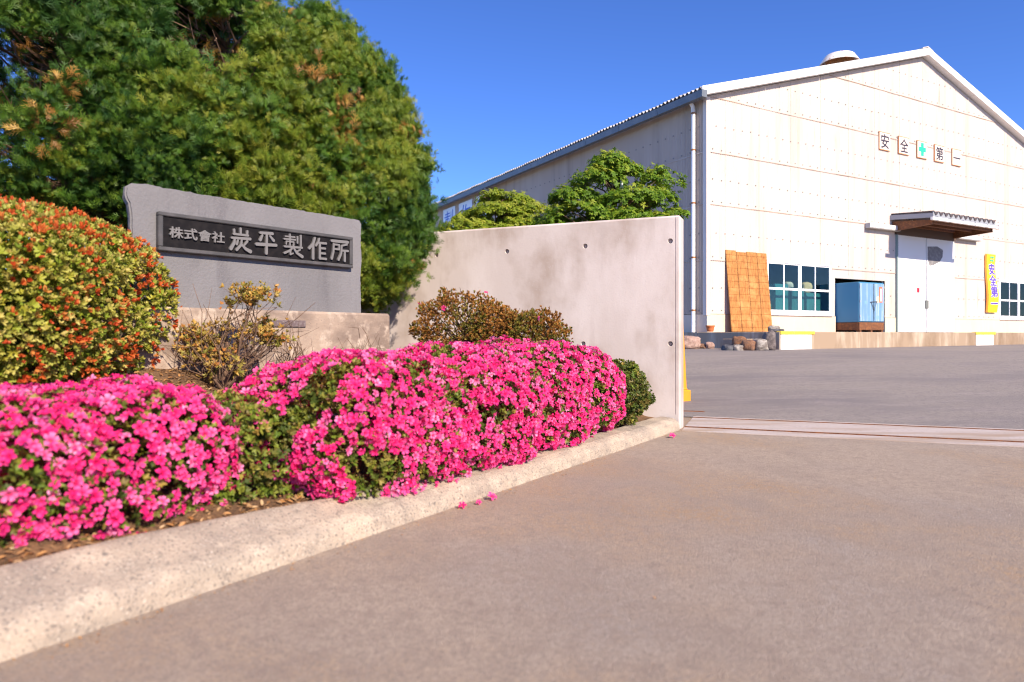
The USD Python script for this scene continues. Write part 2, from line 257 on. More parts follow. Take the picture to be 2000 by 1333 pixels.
WO, WA = np.array([1.80, 7.28]), math.atan2(-0.39, 0.92)           # concrete wall: right end, direction from left to right
WX, WN = np.array([0.9207, -0.3903]), np.array([-0.3903, -0.9207])  # along it, out of its face
def soil_h(x, y, t, v):
    h = kerb_in(t) - 0.02 + 0.70 * np.clip((v - 0.35) / 2.1, 0, 1) ** 1.05
    p = np.stack([x, y, 0 * x], -1)
    return h + 0.05 * (meshkit.fbm(p * 2.5, 4, 9) - 0.5) * np.clip((v - 0.3) * 3, 0, 1) + 0.018 * (meshkit.fbm(p * 14, 3, 2) - 0.5)
def soil_at(x, y):
    d = np.stack([np.asarray(x, float) - K0[0], np.asarray(y, float) - K0[1]], -1)
    return soil_h(np.asarray(x, float), np.asarray(y, float), d @ KD, d @ KN)
def soil_fn(u, v):
    t = -6 + 14.5 * u; vv = kerb_w(t) - 0.03 + 8 * v ** 1.4
    p = K(t, vv); return np.concatenate([p, soil_h(p[..., 0], p[..., 1], t, vv)[..., None]], -1)
_s = grid(180, 110, soil_fn)
_c = _s.vertices[_s.faces].mean(1)[:, :2]
_s = trimesh.Trimesh(_s.vertices, _s.faces[((_c - WO) @ WN > -0.1)], process=False); _s.remove_unreferenced_vertices()
struct('planting_bed', _s, soil_mat, smooth=True)

# ---------------------------------------------------------------- concrete wall beside the gate
cw = thing('concrete_wall', 'tall pale bare concrete wall with round tie holes ending at the gate', 'wall', (*WO, 0), WA)
HOLES = [(-0.111, 2.011), (-1.06, 2.004), (-2.02, 1.99), (-2.97, 1.99), (-0.111, 0.907), (-1.083, 0.902), (-2.02, 0.90), (-2.97, 0.9)]
def holed():
    import manifold3d as m3
    b = rbx(-9.5, 0, 0, 0.20, -0.1, 2.283, 0.022)
    m = m3.Manifold(m3.Mesh(b.vertices.astype(np.float32), b.faces.astype(np.uint32)))
    for x, z in HOLES:
        m = m - m3.Manifold.cylinder(0.05, 0.030, 0.022, 20).rotate((-90, 0, 0)).translate((x, -0.012, z))
    m = m - m3.Manifold.cube((0.012, 0.012, 3)).translate((-0.062, -0.006, 0.15))
    return m
obj('wall_panel', holed(), concrete_wall_mat, cw)
plug_mat = M('tie_plug', (0.45, 0.39, 0.36), 0.9)
for x, z in HOLES:
    obj('tie_hole_plug', trimesh.creation.cylinder(0.012, 0.016, sections=12, transform=trimesh.transformations.rotation_matrix(math.pi / 2, [1, 0, 0]) ).apply_translation((x, 0.034, z)), plug_mat, cw)

# ---------------------------------------------------------------- the factory hall.  Local frame: x along the gable front, y into the hall, z up
BA, BO = math.radians(29.0), np.array([5.928, 20.8])
BX, BY = np.array([math.cos(BA), math.sin(BA)]), np.array([-math.sin(BA), math.cos(BA)])
def B(x, y, z=0.0):
    p = BO + x * BX + y * BY; return (float(p[0]), float(p[1]), float(z))
W, L, EAVE, PEAK, PZ = 22.46, 32.0, 8.28, 11.66, 1.10
SLOPE = (PEAK - EAVE) / (W / 2)
hall = thing('factory_hall', 'large cream corrugated factory hall with a gable front and grey eaves', 'building', (*BO, 0), BA)
panel_front = M('corrugated_front', (0.55, 0.475, 0.43), 0.75, [((0.16, 0.16, 0.22), (0.61, 0.525, 0.465), 0.4, 0.6, 3), ((2.2, 2.2, 0.16), (0.50, 0.41, 0.345), 0.52, 0.74, 5), ((5, 5, 0.5), (0.44, 0.32, 0.25), 0.64, 0.82, 5)])
panel_side = M('corrugated_side', (0.55, 0.465, 0.385), 0.8, [((2.0, 2.0, 0.15), (0.40, 0.335, 0.28), 0.5, 0.75, 5), ((0.7, 0.7, 0.1), (0.60, 0.52, 0.44), 0.5, 0.7, 3)])
base_mat = M('rendered_base', (0.60, 0.48, 0.37), 0.85, [((1.5, 1.5, 0.8), (0.58, 0.45, 0.34), 0.5, 0.7, 5), ((8, 8, 1), (0.62, 0.5, 0.4), 0.55, 0.75, 4)])
white_metal = M('white_painted_metal', (0.70, 0.69, 0.68), 0.45, [((3, 3, 0.4), (0.66, 0.62, 0.58), 0.6, 0.8, 5)], spec=0.4)
door_white = M('white_door_sheet', (0.70, 0.69, 0.69), 0.55, [((1.2, 1.2, 0.3), (0.70, 0.68, 0.66), 0.5, 0.75, 5)])
grey_metal = M('blue_grey_gutter', (0.105, 0.125, 0.15), 0.5, [(3, (0.14, 0.155, 0.175), 0.45, 0.65, 4)], spec=0.4)
grey_trim = M('grey_trim', (0.36, 0.36, 0.36), 0.6, [(6, (0.26, 0.24, 0.23), 0.5, 0.7, 4)])
seam_mat = M('seam_rust', (0.38, 0.27, 0.20), 0.85, [((0.8, 0.8, 2), (0.52, 0.43, 0.37), 0.42, 0.6, 5)])
bolt_mat = M('bolt_heads', (0.28, 0.245, 0.22), 0.7)
roof_mat = M('slate_roof_sheet', (0.45, 0.43, 0.41), 0.85, [(2, (0.30, 0.28, 0.27), 0.45, 0.65, 5)])
dark_in = M('hall_interior', (0.40, 0.41, 0.39), 0.9)

PITCH, AMP = 0.075, 0.013
def corrugated(poly, along_y=False, out=0.0, pitch=PITCH, amp=AMP):
    """a corrugated sheet over a polygon of (s, z); front: lies in y = 0 and faces -y; side: lies in x = 0 and faces -x"""
    V, F = [], []
    x0, z0, x1, z1 = poly.bounds; st = pitch / 4
    k = np.arange(math.floor(x0 / st), math.ceil(x1 / st) + 1) * st; k = np.clip(k, x0, x1); k = np.unique(np.round(k, 5))
    prof = lambda s: amp * np.cos(2 * np.pi * np.asarray(s) / pitch) + out
    rect = abs(poly.area - (x1 - x0) * (z1 - z0)) < 1e-6
    for a, b in zip(k[:-1], k[1:]):
        gs = [sbox(a, z0, b, z1)] if rect else [poly.intersection(sbox(a, z0, b, z1))]
        for g in getattr(gs[0], 'geoms', gs):
            if g.geom_type != 'Polygon' or g.area < 1e-6: continue
            c = np.array(g.exterior.coords)[:-1]
            if g.exterior.is_ccw is False: c = c[::-1]
            n = len(V); V += [(p[0], -float(prof(p[0])), p[1]) for p in c]; F += [(n, n + i, n + i + 1) for i in range(1, len(c) - 1)]
    if not F: return None
    V = np.array(V); F = np.array(F)
    if along_y: V = np.stack([V[:, 1], V[:, 0], V[:, 2]], 1); F = F[:, ::-1]
    return trimesh.Trimesh(V, F, process=False)

ROWS = [1.655, 3.297, 5.0, 6.60, 8.28, 9.97, 11.7]
gable = Polygon([(0, 1.655), (W, 1.655), (W, EAVE), (W / 2, PEAK), (0, EAVE)])
WIN = [(2.61, 5.83, 1.675, 3.41), (16.84, 20.04, 1.675, 3.34)]
OPEN = (6.05, 8.86, PZ, 2.985); DOOR = (9.53, 13.34, PZ, 4.78)
holes = unary_union([sbox(x0, z0, x1, z1) for x0, x1, z0, z1 in WIN + [OPEN, DOOR]])
clad = gable.difference(holes)
obj('backing_wall', cat(upright(clad, 0.06, 0, 0.10, 0)), dark_in, hall)
far = []
for r in range(6):
    x = 0.0
    while x < W - 0.01:
        x1 = min(x + 0.75, W)
        g = clad.intersection(sbox(x, ROWS[r] + (0 if r == 0 else 0.0), x1, ROWS[r + 1]))
        if g.area > 0.01:
            m = corrugated(g, out=0.016 + 0.004 * (r % 2) + 0.005 * (int(x / 0.75) % 2))
            if m is not None:
                if x > 19.6: far.append(m)
                else: obj('wall_sheet', m, panel_front, hall)
        x = x1
obj('wall_sheets', cat(*far), panel_front, hall, kind='stuff')
for z in ROWS[1:-1]:
    h0 = 0 if z <= EAVE else (z - EAVE) / SLOPE + .1
    for g in getattr(clad.intersection(sbox(h0 + 0.02, z - 0.010, W - h0 - 0.02, z + 0.010)), 'geoms', [clad.intersection(sbox(h0 + 0.02, z - 0.010, W - h0 - 0.02, z + 0.010))]):
        if g.area > 0.004: obj('lap_strip', upright(g, 0.014, 0, -0.026, 0), seam_mat, hall)
bolts = []
def bolt_row(z, step, x0=0.25, x1=W - 0.2):
    for x in np.arange(x0, x1, step):
        if clad.contains(Point(x, z)) and clad.boundary.distance(Point(x, z)) > 0.1:
            bolts.append(trimesh.creation.cylinder(0.021, 0.018, sections=6).apply_transform(trimesh.transformations.rotation_matrix(math.pi / 2, [1, 0, 0])).apply_translation((round(x / PITCH) * PITCH, -0.034, z + rng.normal(0, 0.008))))
for r in range(6):
    bolt_row(ROWS[r] + 0.10, 0.375); bolt_row((ROWS[r] + ROWS[r + 1]) / 2 - 0.02, 0.375, 0.25 + 0.15 * (r % 2))
obj('bolts', cat(*bolts), bolt_mat, hall, kind='stuff')
skirt = sbox(-0.02, PZ - 0.02, W, 1.64).difference(unary_union([sbox(a, 0, b, 3) for a, b in (OPEN[:2], DOOR[:2])]))
for g in skirt.geoms:
    obj('base_wall', upright(g, 0.14, 0, 0.10, 0), base_mat, hall)
    b = g.bounds
    obj('base_drip_edge', bx(b[0], b[2], -0.045, -0.02, 1.637, 1.655), seam_mat, hall)
# eave side (the left one), the other two sides, the roof
lap = []
for r in range(4):
    low = []
    for c in range(int(L / 0.75)):
        m = corrugated(sbox(c * 0.75, ROWS[r], c * 0.75 + 0.75, ROWS[r + 1]), along_y=True, out=0.016 + 0.004 * (r % 2) + 0.002 * (c % 2))
        if c < 3 or r == 3 or (r == 2 and c < 20): obj('wall_sheet', m, panel_side, hall)
        else: low.append(m)
    if low: obj('wall_sheets', cat(*low), panel_side, hall, kind='stuff')
for z in ROWS[1:4]: obj('lap_strip', bx(-0.034, -0.022, 0.12, L, z - 0.010, z + 0.010), seam_mat, hall)
sb = []
for r in range(4):
    for zz in (ROWS[r] + 0.10, (ROWS[r] + ROWS[r + 1]) / 2 - 0.02):
        for y in np.arange(0.3, L, 0.375):
            sb.append(trimesh.creation.cylinder(0.026, 0.02, sections=6).apply_transform(trimesh.transformations.rotation_matrix(math.pi / 2, [0, 1, 0])).apply_translation((-0.036, round(y / PITCH) * PITCH, zz)))
obj('bolts', cat(*sb), bolt_mat, hall, kind='stuff')
obj('base_wall', bx(-0.02, 0.12, 0.10, L, PZ - 0.6, 1.64), base_mat, hall)
obj('side_wall', bx(0.02, 0.10, 0.12, L, 1.65, EAVE), dark_in, hall)
obj('side_wall', bx(W - 0.1, W, 0.12, L, 0.5, EAVE), panel_side, hall)
obj('rear_wall', upright(Polygon([(0.1, 0.5), (W - 0.1, 0.5), (W - 0.1, EAVE), (W / 2, PEAK - 0.05), (0.1, EAVE)]), 0.1, 0, L, 0), panel_side, hall)
obj('hall_floor', bx(0.1, W - 0.1, 0.1, L - 0.1, PZ - 0.08, PZ - 0.005), M('hall_floor', (0.2, 0.2, 0.19), 0.8), hall)
obj('corner_trim', cat(rbx(-0.05, 0.10, -0.052, -0.03, 1.60, EAVE - 0.02, .004), rbx(-0.056, -0.035, -0.05, 0.10, 1.60, EAVE - 0.02, .004)), panel_front, hall)

def roof_sheet(y0, y1, side, lift):
    n = max(2, int(round((y1 - y0) / 0.0295)) + 1)
    def fn(u, v):
        y = y0 + (y1 - y0) * u; s = -0.46 + (W / 2 + 0.46) * v
        z = EAVE + 0.235 + SLOPE * s + lift + 0.042 * np.cos(2 * np.pi * y / 0.177); x = s if side < 0 else W - s
        return np.stack([x, y, z], -1)
    m = grid(n, 2, fn)
    under = m.copy(); under.vertices = under.vertices - [0, 0, 0.012]; under.faces = under.faces[:, ::-1]
    e0 = np.arange(0, 2 * n, 2); fr = []
    for a, b in zip(e0[:-1], e0[1:]): fr += [[a, a + 2 * n, b], [b, a + 2 * n, b + 2 * n]]
    return trimesh.Trimesh(np.vstack([m.vertices, under.vertices]), np.vstack([m.faces, under.faces + 2 * n, fr]), process=False)
yy = -0.28
i = 0
while yy < L:
    obj('roof_sheet', roof_sheet(yy, min(yy + 0.90, L + 0.2), -1, 0.012 + 0.016 * (i % 2)), roof_mat, hall); yy += 0.885; i += 1
obj('roof_sheet', roof_sheet(-0.28, L + 0.2, 1, 0.012), roof_mat, hall)
obj('ridge_cap', trimesh.creation.extrude_polygon(Polygon([(-0.35, -0.06), (0, 0.06), (0.35, -0.06), (0.35, -0.02), (0, 0.10), (-0.35, -0.02)]), L + 0.4, engine='earcut').apply_transform(
    trimesh.transformations.rotation_matrix(math.pi / 2, [1, 0, 0])).apply_translation((W / 2, L + 0.15, PEAK + 0.26)), roof_mat, hall)
# barge boards along the gable, with joints
def barge(s0, s1, side):
    z = lambda s: EAVE + SLOPE * s
    pts = [(s0, z(s0) + 0.02), (s1, z(s1) + 0.02), (s1, z(s1) + 0.285), (s0, z(s0) + 0.285)]
    if side > 0: pts = [(W - x, q) for x, q in pts][::-1]
    m = upright(Polygon(pts), 0.04, 0, -0.24, 0)
    lo = [(s0, z(s0) + 0.021), (s1, z(s1) + 0.021), (s1, z(s1) + 0.04), (s0, z(s0) + 0.04)]
    if side > 0: lo = [(W - x, q) for x, q in lo][::-1]
    return cat(m, upright(Polygon(lo), 0.24, 0, 0.0, 0))
bs = [-0.44, 2.57, 5.25, 8.0, 10.6, W / 2]
for side in (-1, 1):
    for a, b in zip(bs[:-1], bs[1:]): obj('barge_board', barge(a, b - 0.012 if b < W / 2 else b, side), white_metal, hall)
# gutter in lengths, down pipes with brackets
for a in np.arange(-0.30, L, 2.0):
    prof = Polygon([(-0.47, -0.11), (-0.30, -0.11), (-0.29, 0.07), (-0.30, 0.07), (-0.31, -0.09), (-0.45, -0.09), (-0.48, 0.09), (-0.50, 0.09)])
    m = trimesh.creation.extrude_polygon(prof, 1.985, engine='earcut'); v = m.vertices
    m = trimesh.Trimesh(np.stack([v[:, 0], a + v[:, 2], EAVE - 0.06 + v[:, 1]], 1), m.faces[:, ::-1], process=False)
    obj('gutter_length', cat(m, bx(-0.47, -0.30, a + 1.95, a + 1.985, EAVE - 0.165, EAVE - 0.03)), grey_metal, hall)
obj('gutter_end_cap', bx(-0.50, -0.29, -0.315, -0.302, EAVE - 0.18, EAVE + 0.04), grey_metal, hall)
pipe_mat = M('white_down_pipe', (0.76, 0.75, 0.74), 0.5, [((6, 6, 1.2), (0.50, 0.36, 0.26), 0.6, 0.75, 4)])
rust_band = M('rusty_band', (0.36, 0.15, 0.05), 0.8, [(30, (0.2, 0.08, 0.03), 0.45, 0.6, 3)])
for y, lowz in ((0.42, 0.98), (14.18, 5.0)):
    p = obj('down_pipe', tube([(-0.385, y, EAVE - 0.08), (-0.385, y, EAVE - 0.20), (-0.13, y, EAVE - 0.36), (-0.13, y, EAVE - 0.5), (-0.13, y, lowz)], 0.058, 12) if y > 1 else tube([(-0.30, y, EAVE - 0.07), (-0.16, y, EAVE - 0.22), (-0.14, y, EAVE - 0.4), (-0.14, y, lowz)], 0.06, 12), pipe_mat if y < 1 else grey_trim, hall, smooth=40)
    for z in ((6.72, 5.08, 3.4, 1.77, 7.85) if y < 1 else (6.8,)):
        obj('pipe_bracket', cat(trimesh.creation.cylinder(0.066, 0.05, sections=14).apply_translation((-0.14 if y < 1 else -0.13, y, z)), bx(-0.1, -0.03, y - 0.012, y + 0.012, z - 0.02, z + 0.02)), rust_band, p)
# roof ventilator on the ridge
vx, vy, vz = W / 2, 3.5, PEAK + 0.2
def lathe(prof, n=28): return trimesh.creation.revolve(np.array(prof), sections=n)
vent_mat = M('vent_white', (0.74, 0.68, 0.62), 0.6, [((5, 5, 8), (0.36, 0.13, 0.05), 0.55, 0.66, 5)])
rv = obj('roof_ventilator', lathe([(0.0, 0.16), (0.30, 0.14), (0.56, 0.08), (0.60, 0.05), (0.78, -0.22), (0.80, -0.27), (0.76, -0.27), (0.55, 0.02), (0, 0.06)]).apply_translation((vx, vy, vz + 1.05)), vent_mat, hall, smooth=35)
obj('ventilator_neck', lathe([(0.50, -0.9), (0.50, 0.0), (0.56, 0.02), (0.56, 0.08), (0.0, 0.08)]).apply_translation((vx, vy, vz + 0.85)), rust_band, rv, smooth=35)

# windows: aluminium frame, two sliding pairs, two rows of panes
glass = usdkit.material(stage, '/World/Looks/window_glass', {'t': ('transparent_bsdf', {'color': (0.80, 0.86, 0.84)}), 'g': ('glossy_bsdf', {'roughness': 0.03, 'color': (0.85, 0.9, 0.85)}),
    'm': ('mix_closure', {'fac': 0.05})}, [('t.BSDF', 'm.closure1'), ('g.BSDF', 'm.closure2')], surface='m.closure')
alu = M('white_window_frame', (0.76, 0.76, 0.78), 0.4, spec=0.5)
for x0, x1, z0, z1 in WIN:
    fr = obj('window', cat(rbx(x0, x1, -0.06, 0.05, z0, z0 + 0.10), rbx(x0, x1, -0.045, 0.05, z1 - 0.05, z1), rbx(x0, x0 + 0.05, -0.045, 0.05, z0 + 0.1, z1 - 0.05), rbx(x1 - 0.05, x1, -0.045, 0.05, z0 + 0.1, z1 - 0.05)), alu, hall)
    obj('window_sill', rbx(x0 - 0.02, x1 + 0.02, -0.10, 0.0, z0 - 0.03, z0 - 0.002), alu, fr)
    n, w = 4, (x1 - x0 - 0.1) / 4
    zb, zt = z0 + 0.10, z1 - 0.05; zm = zb + (zt - zb) * 0.47
    for c in range(4):
        a = x0 + 0.05 + c * w; yo = -0.03 if c % 2 == 0 else -0.012
        e = 0.05 if c in (1, 2) else 0.03
        l_, r_ = (0.035 if c != 2 else 0.07), (0.035 if c != 1 else 0.07)
        obj('sash', cat(bx(a, a + l_, yo, yo + 0.03, zb, zt), bx(a + w - r_, a + w, yo, yo + 0.03, zb, zt), bx(a + l_, a + w - r_, yo, yo + 0.03, zb, zb + 0.05), bx(a + l_, a + w - r_, yo, yo + 0.03, zt - 0.035, zt), bx(a + l_, a + w - r_, yo, yo + 0.03, zm - 0.035, zm + 0.035)), alu, fr)
        for b0, b1 in ((zb + 0.05, zm - 0.035), (zm + 0.035, zt - 0.035)):
            obj('pane', bx(a + l_, a + w - r_, yo + 0.013, yo + 0.017, b0, b1), glass, fr)
# sliding doors under their rails, and the canopy
mid = 11.434
obj('door_header', rbx(DOOR[0] - 0.05, DOOR[1] + 0.05, -0.10, 0.05, DOOR[3] - 0.04, 5.06), M('brown_header', (0.10, 0.065, 0.05), 0.8), hall)
for a, b in ((DOOR[0] + 0.05, mid - 0.022), (mid + 0.022, DOOR[1] - 0.01)):
    d = obj('sliding_door', bx(a, b, -0.055, -0.03, PZ + 0.02, DOOR[3] - 0.045), door_white, hall)
    for s0, s1, t0, t1 in ((a, a + 0.05, PZ + 0.02, DOOR[3] - 0.05), (b - 0.05, b, PZ + 0.02, DOOR[3] - 0.05), (a + 0.05, b - 0.05, PZ + 0.02, PZ + 0.09)):
        obj('door_stile', bx(s0, s1, -0.066, -0.056, t0, t1), door_white, d)
    if a > 10: obj('peeled_patch', upright(Polygon([(a + 0.10, 4.36), (a + 0.10, 4.05), (a + 0.22, 3.74), (a + 0.45, 3.78), (a + 0.85, 3.92), (a + 1.02, 4.10), (a + 1.05, 4.30), (a + 0.7, 4.40)]).buffer(0.06), 0.003, 0, -0.0555, 0), M('peeled_grey', (0.16, 0.155, 0.16), 0.8, [(9, (0.24, 0.23, 0.23), 0.45, 0.65, 4)]), d)
obj('door_lock', rbx(mid - 0.09, mid + 0.10, -0.10, -0.067, 2.02, 2.34, 0.01), M('lock_grey', (0.14, 0.15, 0.14), 0.6), hall)
red_mat = M('red_sticker', (0.60, 0.01, 0.03), 0.5)
obj('warning_sticker', bx(10.82, 10.99, -0.058, -0.056, 2.62, 2.80), red_mat, hall)
obj('door_jamb', rbx(DOOR[0] - 0.02, DOOR[0] + 0.045, -0.10, 0.05, PZ, DOOR[3] - 0.045), M('green_grey_jamb', (0.20, 0.26, 0.25), 0.6), hall)
for a, b, z in ((7.66, DOOR[0] - 0.05, 4.93), (DOOR[1] + 0.05, 15.02, 4.93)):
    rl = obj('door_rail', rbx(a, b, -0.24, -0.06, z - 0.10, z + 0.08, 0.006), grey_trim, hall)
    obj('rail_cover', rbx(a, b, -0.252, -0.241, z - 0.07, z + 0.085, 0.004), white_metal, rl)
def canopy_sheet():
    x0, x1 = 9.24, 13.34
    n = 13 * 8 + 1
    top = grid(n, 2, lambda u, v: np.stack([x0 + (x1 - x0) * u, -0.02 - 1.56 * v, 5.425 - 0.13 * v + 0.07 * np.cos(2 * np.pi * 13 * u)], -1))
    bot = top.copy(); bot.vertices = bot.vertices - [0, 0, 0.012]; n2 = len(top.vertices)
    k = np.arange(1, 2 * n, 2); fr = []
    for a, b in zip(k[:-1], k[1:]): fr += [[a, b, a + n2], [b, b + n2, a + n2]]
    return trimesh.Trimesh(np.vstack([top.vertices, bot.vertices]), np.vstack([top.faces, bot.faces[:, ::-1] + n2, fr]), process=False)
can = obj('canopy', canopy_sheet(), M('canopy_sheet', (0.13, 0.11, 0.115), 0.7, [(5, (0.20, 0.17, 0.16), 0.5, 0.7, 4)]), hall)
cane = M('canopy_flashing', (0.27, 0.28, 0.30), 0.55)
def slab_yz(x0, x1, pts):  # pts: (y, z) outline, extruded along x
    m = trimesh.creation.extrude_polygon(Polygon(pts), x1 - x0, engine='earcut'); v = m.vertices
    return trimesh.Trimesh(np.stack([x0 + v[:, 2], v[:, 0], v[:, 1]], 1), m.faces, process=False)
_x = np.linspace(9.24, 13.34, 131)
obj('canopy_front_board', upright(Polygon([(9.24, 5.09), (13.34, 5.09)] + [(x, 5.425 - 0.126 + 0.07 * math.cos(2 * math.pi * 13 * (x - 9.24) / 4.1) - 0.014) for x in _x[::-1]]), 0.02, 0, -1.53, 0), cane, can)
obj('canopy_side_flashing', slab_yz(9.19, 9.235, [(-0.02, 5.26), (-1.58, 5.12), (-1.58, 5.28), (-0.02, 5.43)]), cane, can)
obj('canopy_gutter', rbx(9.00, 13.45, -1.68, -1.585, 5.01, 5.115, 0.01), white_metal, can)
for x in (9.28, 13.22):
    obj('canopy_beam', cat(slab_yz(x, x + 0.03, [(-0.05, 4.84), (-1.50, 4.92), (-1.50, 5.06), (-0.05, 5.20)]), slab_yz(x - .03, x + 0.06, [(-0.05, 4.83), (-1.50, 4.91), (-1.50, 4.925), (-0.05, 4.845)])), rust_steel, can)
for y, z in ((-1.45, 4.93), (-0.8, 4.99), (-0.15, 5.05)):
    obj('canopy_beam', rbx(9.315, 13.215, y - 0.03, y + 0.03, z, z + 0.12), rust_steel, can)
for x in np.linspace(9.5, 13.1, 14):
    obj('canopy_clip', bx(x - 0.035, x + 0.035, -1.54, -1.50, 5.055, 5.14), rust_band, can)
for x in np.linspace(9.3, 13.3, 6):
    obj('gutter_hanger', bx(x - 0.008, x + 0.008, -1.692, -1.575, 5.00, 5.145), grey_trim, can)

# ---------------------------------------------------------------- loading platform round the hall, steps, rocks
plat_mat = M('platform_concrete', (0.30, 0.22, 0.15), 0.9, [((2.6, 2.6, 0.35), (0.46, 0.38, 0.29), 0.5, 0.66, 5), ((1.0, 1.0, 0.5), (0.20, 0.135, 0.085), 0.5, 0.7, 5), (40, (0.3, 0.23, 0.17), 0.58, 0.74, 4)], bump=(30, 0.3, 0.008))
plat = thing('loading_platform', 'long stained concrete loading platform along the foot of the hall', 'platform', (*BO, 0), BA)
obj('platform_body', cat(rbx(-0.4, 26, -3.02, -0.02, -0.2, PZ - 0.012, 0.015), bx(-0.4, -0.02, -0.019, L, -0.2, PZ - 0.012)), plat_mat, plat)
paint_white = M('white_paint', (0.80, 0.78, 0.72), 0.6, [((3, 3, 1), (0.62, 0.54, 0.44), 0.56, 0.72, 5)])
paint_yellow = M('yellow_paint', (0.80, 0.55, 0.05), 0.55, [(14, (0.55, 0.40, 0.12), 0.6, 0.72, 4)])
for a, b in ((-0.385, 0.86), (9.05, 10.15)):
    obj('painted_panel', bx(a + 0.02, b, -3.032, -3.021, 0.52, PZ - 0.09), paint_white, plat)
    obj('yellow_edge', rbx(a + 0.0, b + 0.12, -3.05, -2.9, PZ - 0.085, PZ + 0.004, 0.012), paint_yellow, plat)
obj('step', rbx(-1.15, -0.405, -2.6, -1.75, 0.3, 0.90, 0.012), plat_mat, plat)
def rock(w, d, h, seed):
    m = trimesh.creation.icosphere(3); v = m.vertices
    v = np.sign(v) * np.abs(v) ** 0.62
    n = meshkit.fbm(v * 1.3 + seed * 7.1, 4, seed); n2 = meshkit.fbm(v * 4.0 + seed, 3, seed + 3)
    v = v * (0.72 + 0.5 * n + 0.16 * n2)[:, None]
    v = v - v.min(0); v = v / v.max(0)
    return trimesh.Trimesh((v - [0.5, 0.5, 0.03]) * [w, d, h], m.faces, process=False)
rock_layers = lambda c1, c2: [(9, c1, 0.45, 0.62, 5), (34, c2, 0.5, 0.68, 5)]
rk = {'grey': M('rock_grey', (0.115, 0.095, 0.09), 0.9, rock_layers((0.18, 0.15, 0.14), (0.06, 0.05, 0.05)), bump=(18, 0.6, 0.03)),
      'rust': M('rock_rust', (0.20, 0.095, 0.05), 0.9, rock_layers((0.12, 0.07, 0.05), (0.28, 0.15, 0.09)), bump=(18, 0.6, 0.03)),
      'pale': M('rock_pale', (0.20, 0.17, 0.15), 0.9, rock_layers((0.34, 0.31, 0.28), (0.09, 0.08, 0.075)), bump=(18, 0.6, 0.03)),
      'pink': M('rock_pink', (0.32, 0.205, 0.165), 0.9, rock_layers((0.40, 0.28, 0.23), (0.18, 0.12, 0.10)), bump=(18, 0.6, 0.03)),
      'dark': M('rock_dark', (0.07, 0.07, 0.08), 0.9, rock_layers((0.12, 0.12, 0.13), (0.04, 0.04, 0.05)), bump=(18, 0.6, 0.03))}
# (x right of the eye, y ahead, ground z, width, depth, height, kind, label)
for x, y, z, w, d, h, k, lab in [
    (6.58, 17.45, 0.57, 0.32, 0.45, 0.58, 'grey', 'tall grey standing rock at the corner of the platform'),
    (6.30, 17.40, 0.57, 0.36, 0.45, 0.36, 'pale', 'mottled grey-brown rock leaning against the tall standing rock'),
    (6.02, 17.36, 0.57, 0.34, 0.4, 0.33, 'rust', 'rusty orange square rock in the middle of the rock row'),
    (5.75, 17.40, 0.57, 0.30, 0.35, 0.20, 'pale', 'small pale flat rock left of the orange rock'),
    (5.52, 17.45, 0.57, 0.30, 0.35, 0.20, 'dark', 'small blackish rock at the left end of the rock row'),
    (5.90, 17.70, 0.57, 0.40, 0.35, 0.42, 'rust', 'brown rock peeking over the orange rock'),
    (4.92, 18.9, 0.60, 0.62, 0.5, 0.40, 'pink', 'big pinkish boulder beside the yellow gate post'),
    (5.37, 19.3, 0.60, 0.30, 0.3, 0.17, 'rust', 'low brown stone right of the pinkish boulder beside the weeds'),
    (5.56, 19.2, 0.60, 0.26, 0.3, 0.22, 'pink', 'small tan stone in front of the platform side wall')]:
    r = obj('rock', rock(w, d, h, int(x * 100) % 97), rk[k], None, smooth=50)
    v = UsdGeom.Xformable(r); v.AddTranslateOp().Set((x, y, z)); v.AddRotateZOp().Set(float((x * 997) % 60 - 30)); tag(r, lab, 'rock')
s_ = obj('rock', rock(0.36, 0.26, 0.20, 5), rk['pale'], None, smooth=50)
UsdGeom.Xformable(s_).AddTranslateOp().Set(B(1.55, -1.2, PZ)); tag(s_, 'pale stone lying on the platform before the reed screens', 'rock')
s_ = obj('rock', rock(0.50, 0.24, 0.09, 8), rk['dark'], None, smooth=50)
UsdGeom.Xformable(s_).AddTranslateOp().Set(B(1.35, -1.45, PZ)); tag(s_, 'flat black stone on the platform edge under the pale stone', 'rock')
pot = thing('flower_pot', 'small orange clay pot at the foot of the white down pipe', 'pot', B(-0.2, -0.35, PZ))
obj('pot', lathe([(0.0, 0.0), (0.09, 0.0), (0.12, 0.15), (0.135, 0.15), (0.135, 0.19), (0.115, 0.19), (0.105, 0.05), (0, 0.05)], 18), M('terracotta', (0.45, 0.13, 0.04), 0.8), pot, smooth=40)

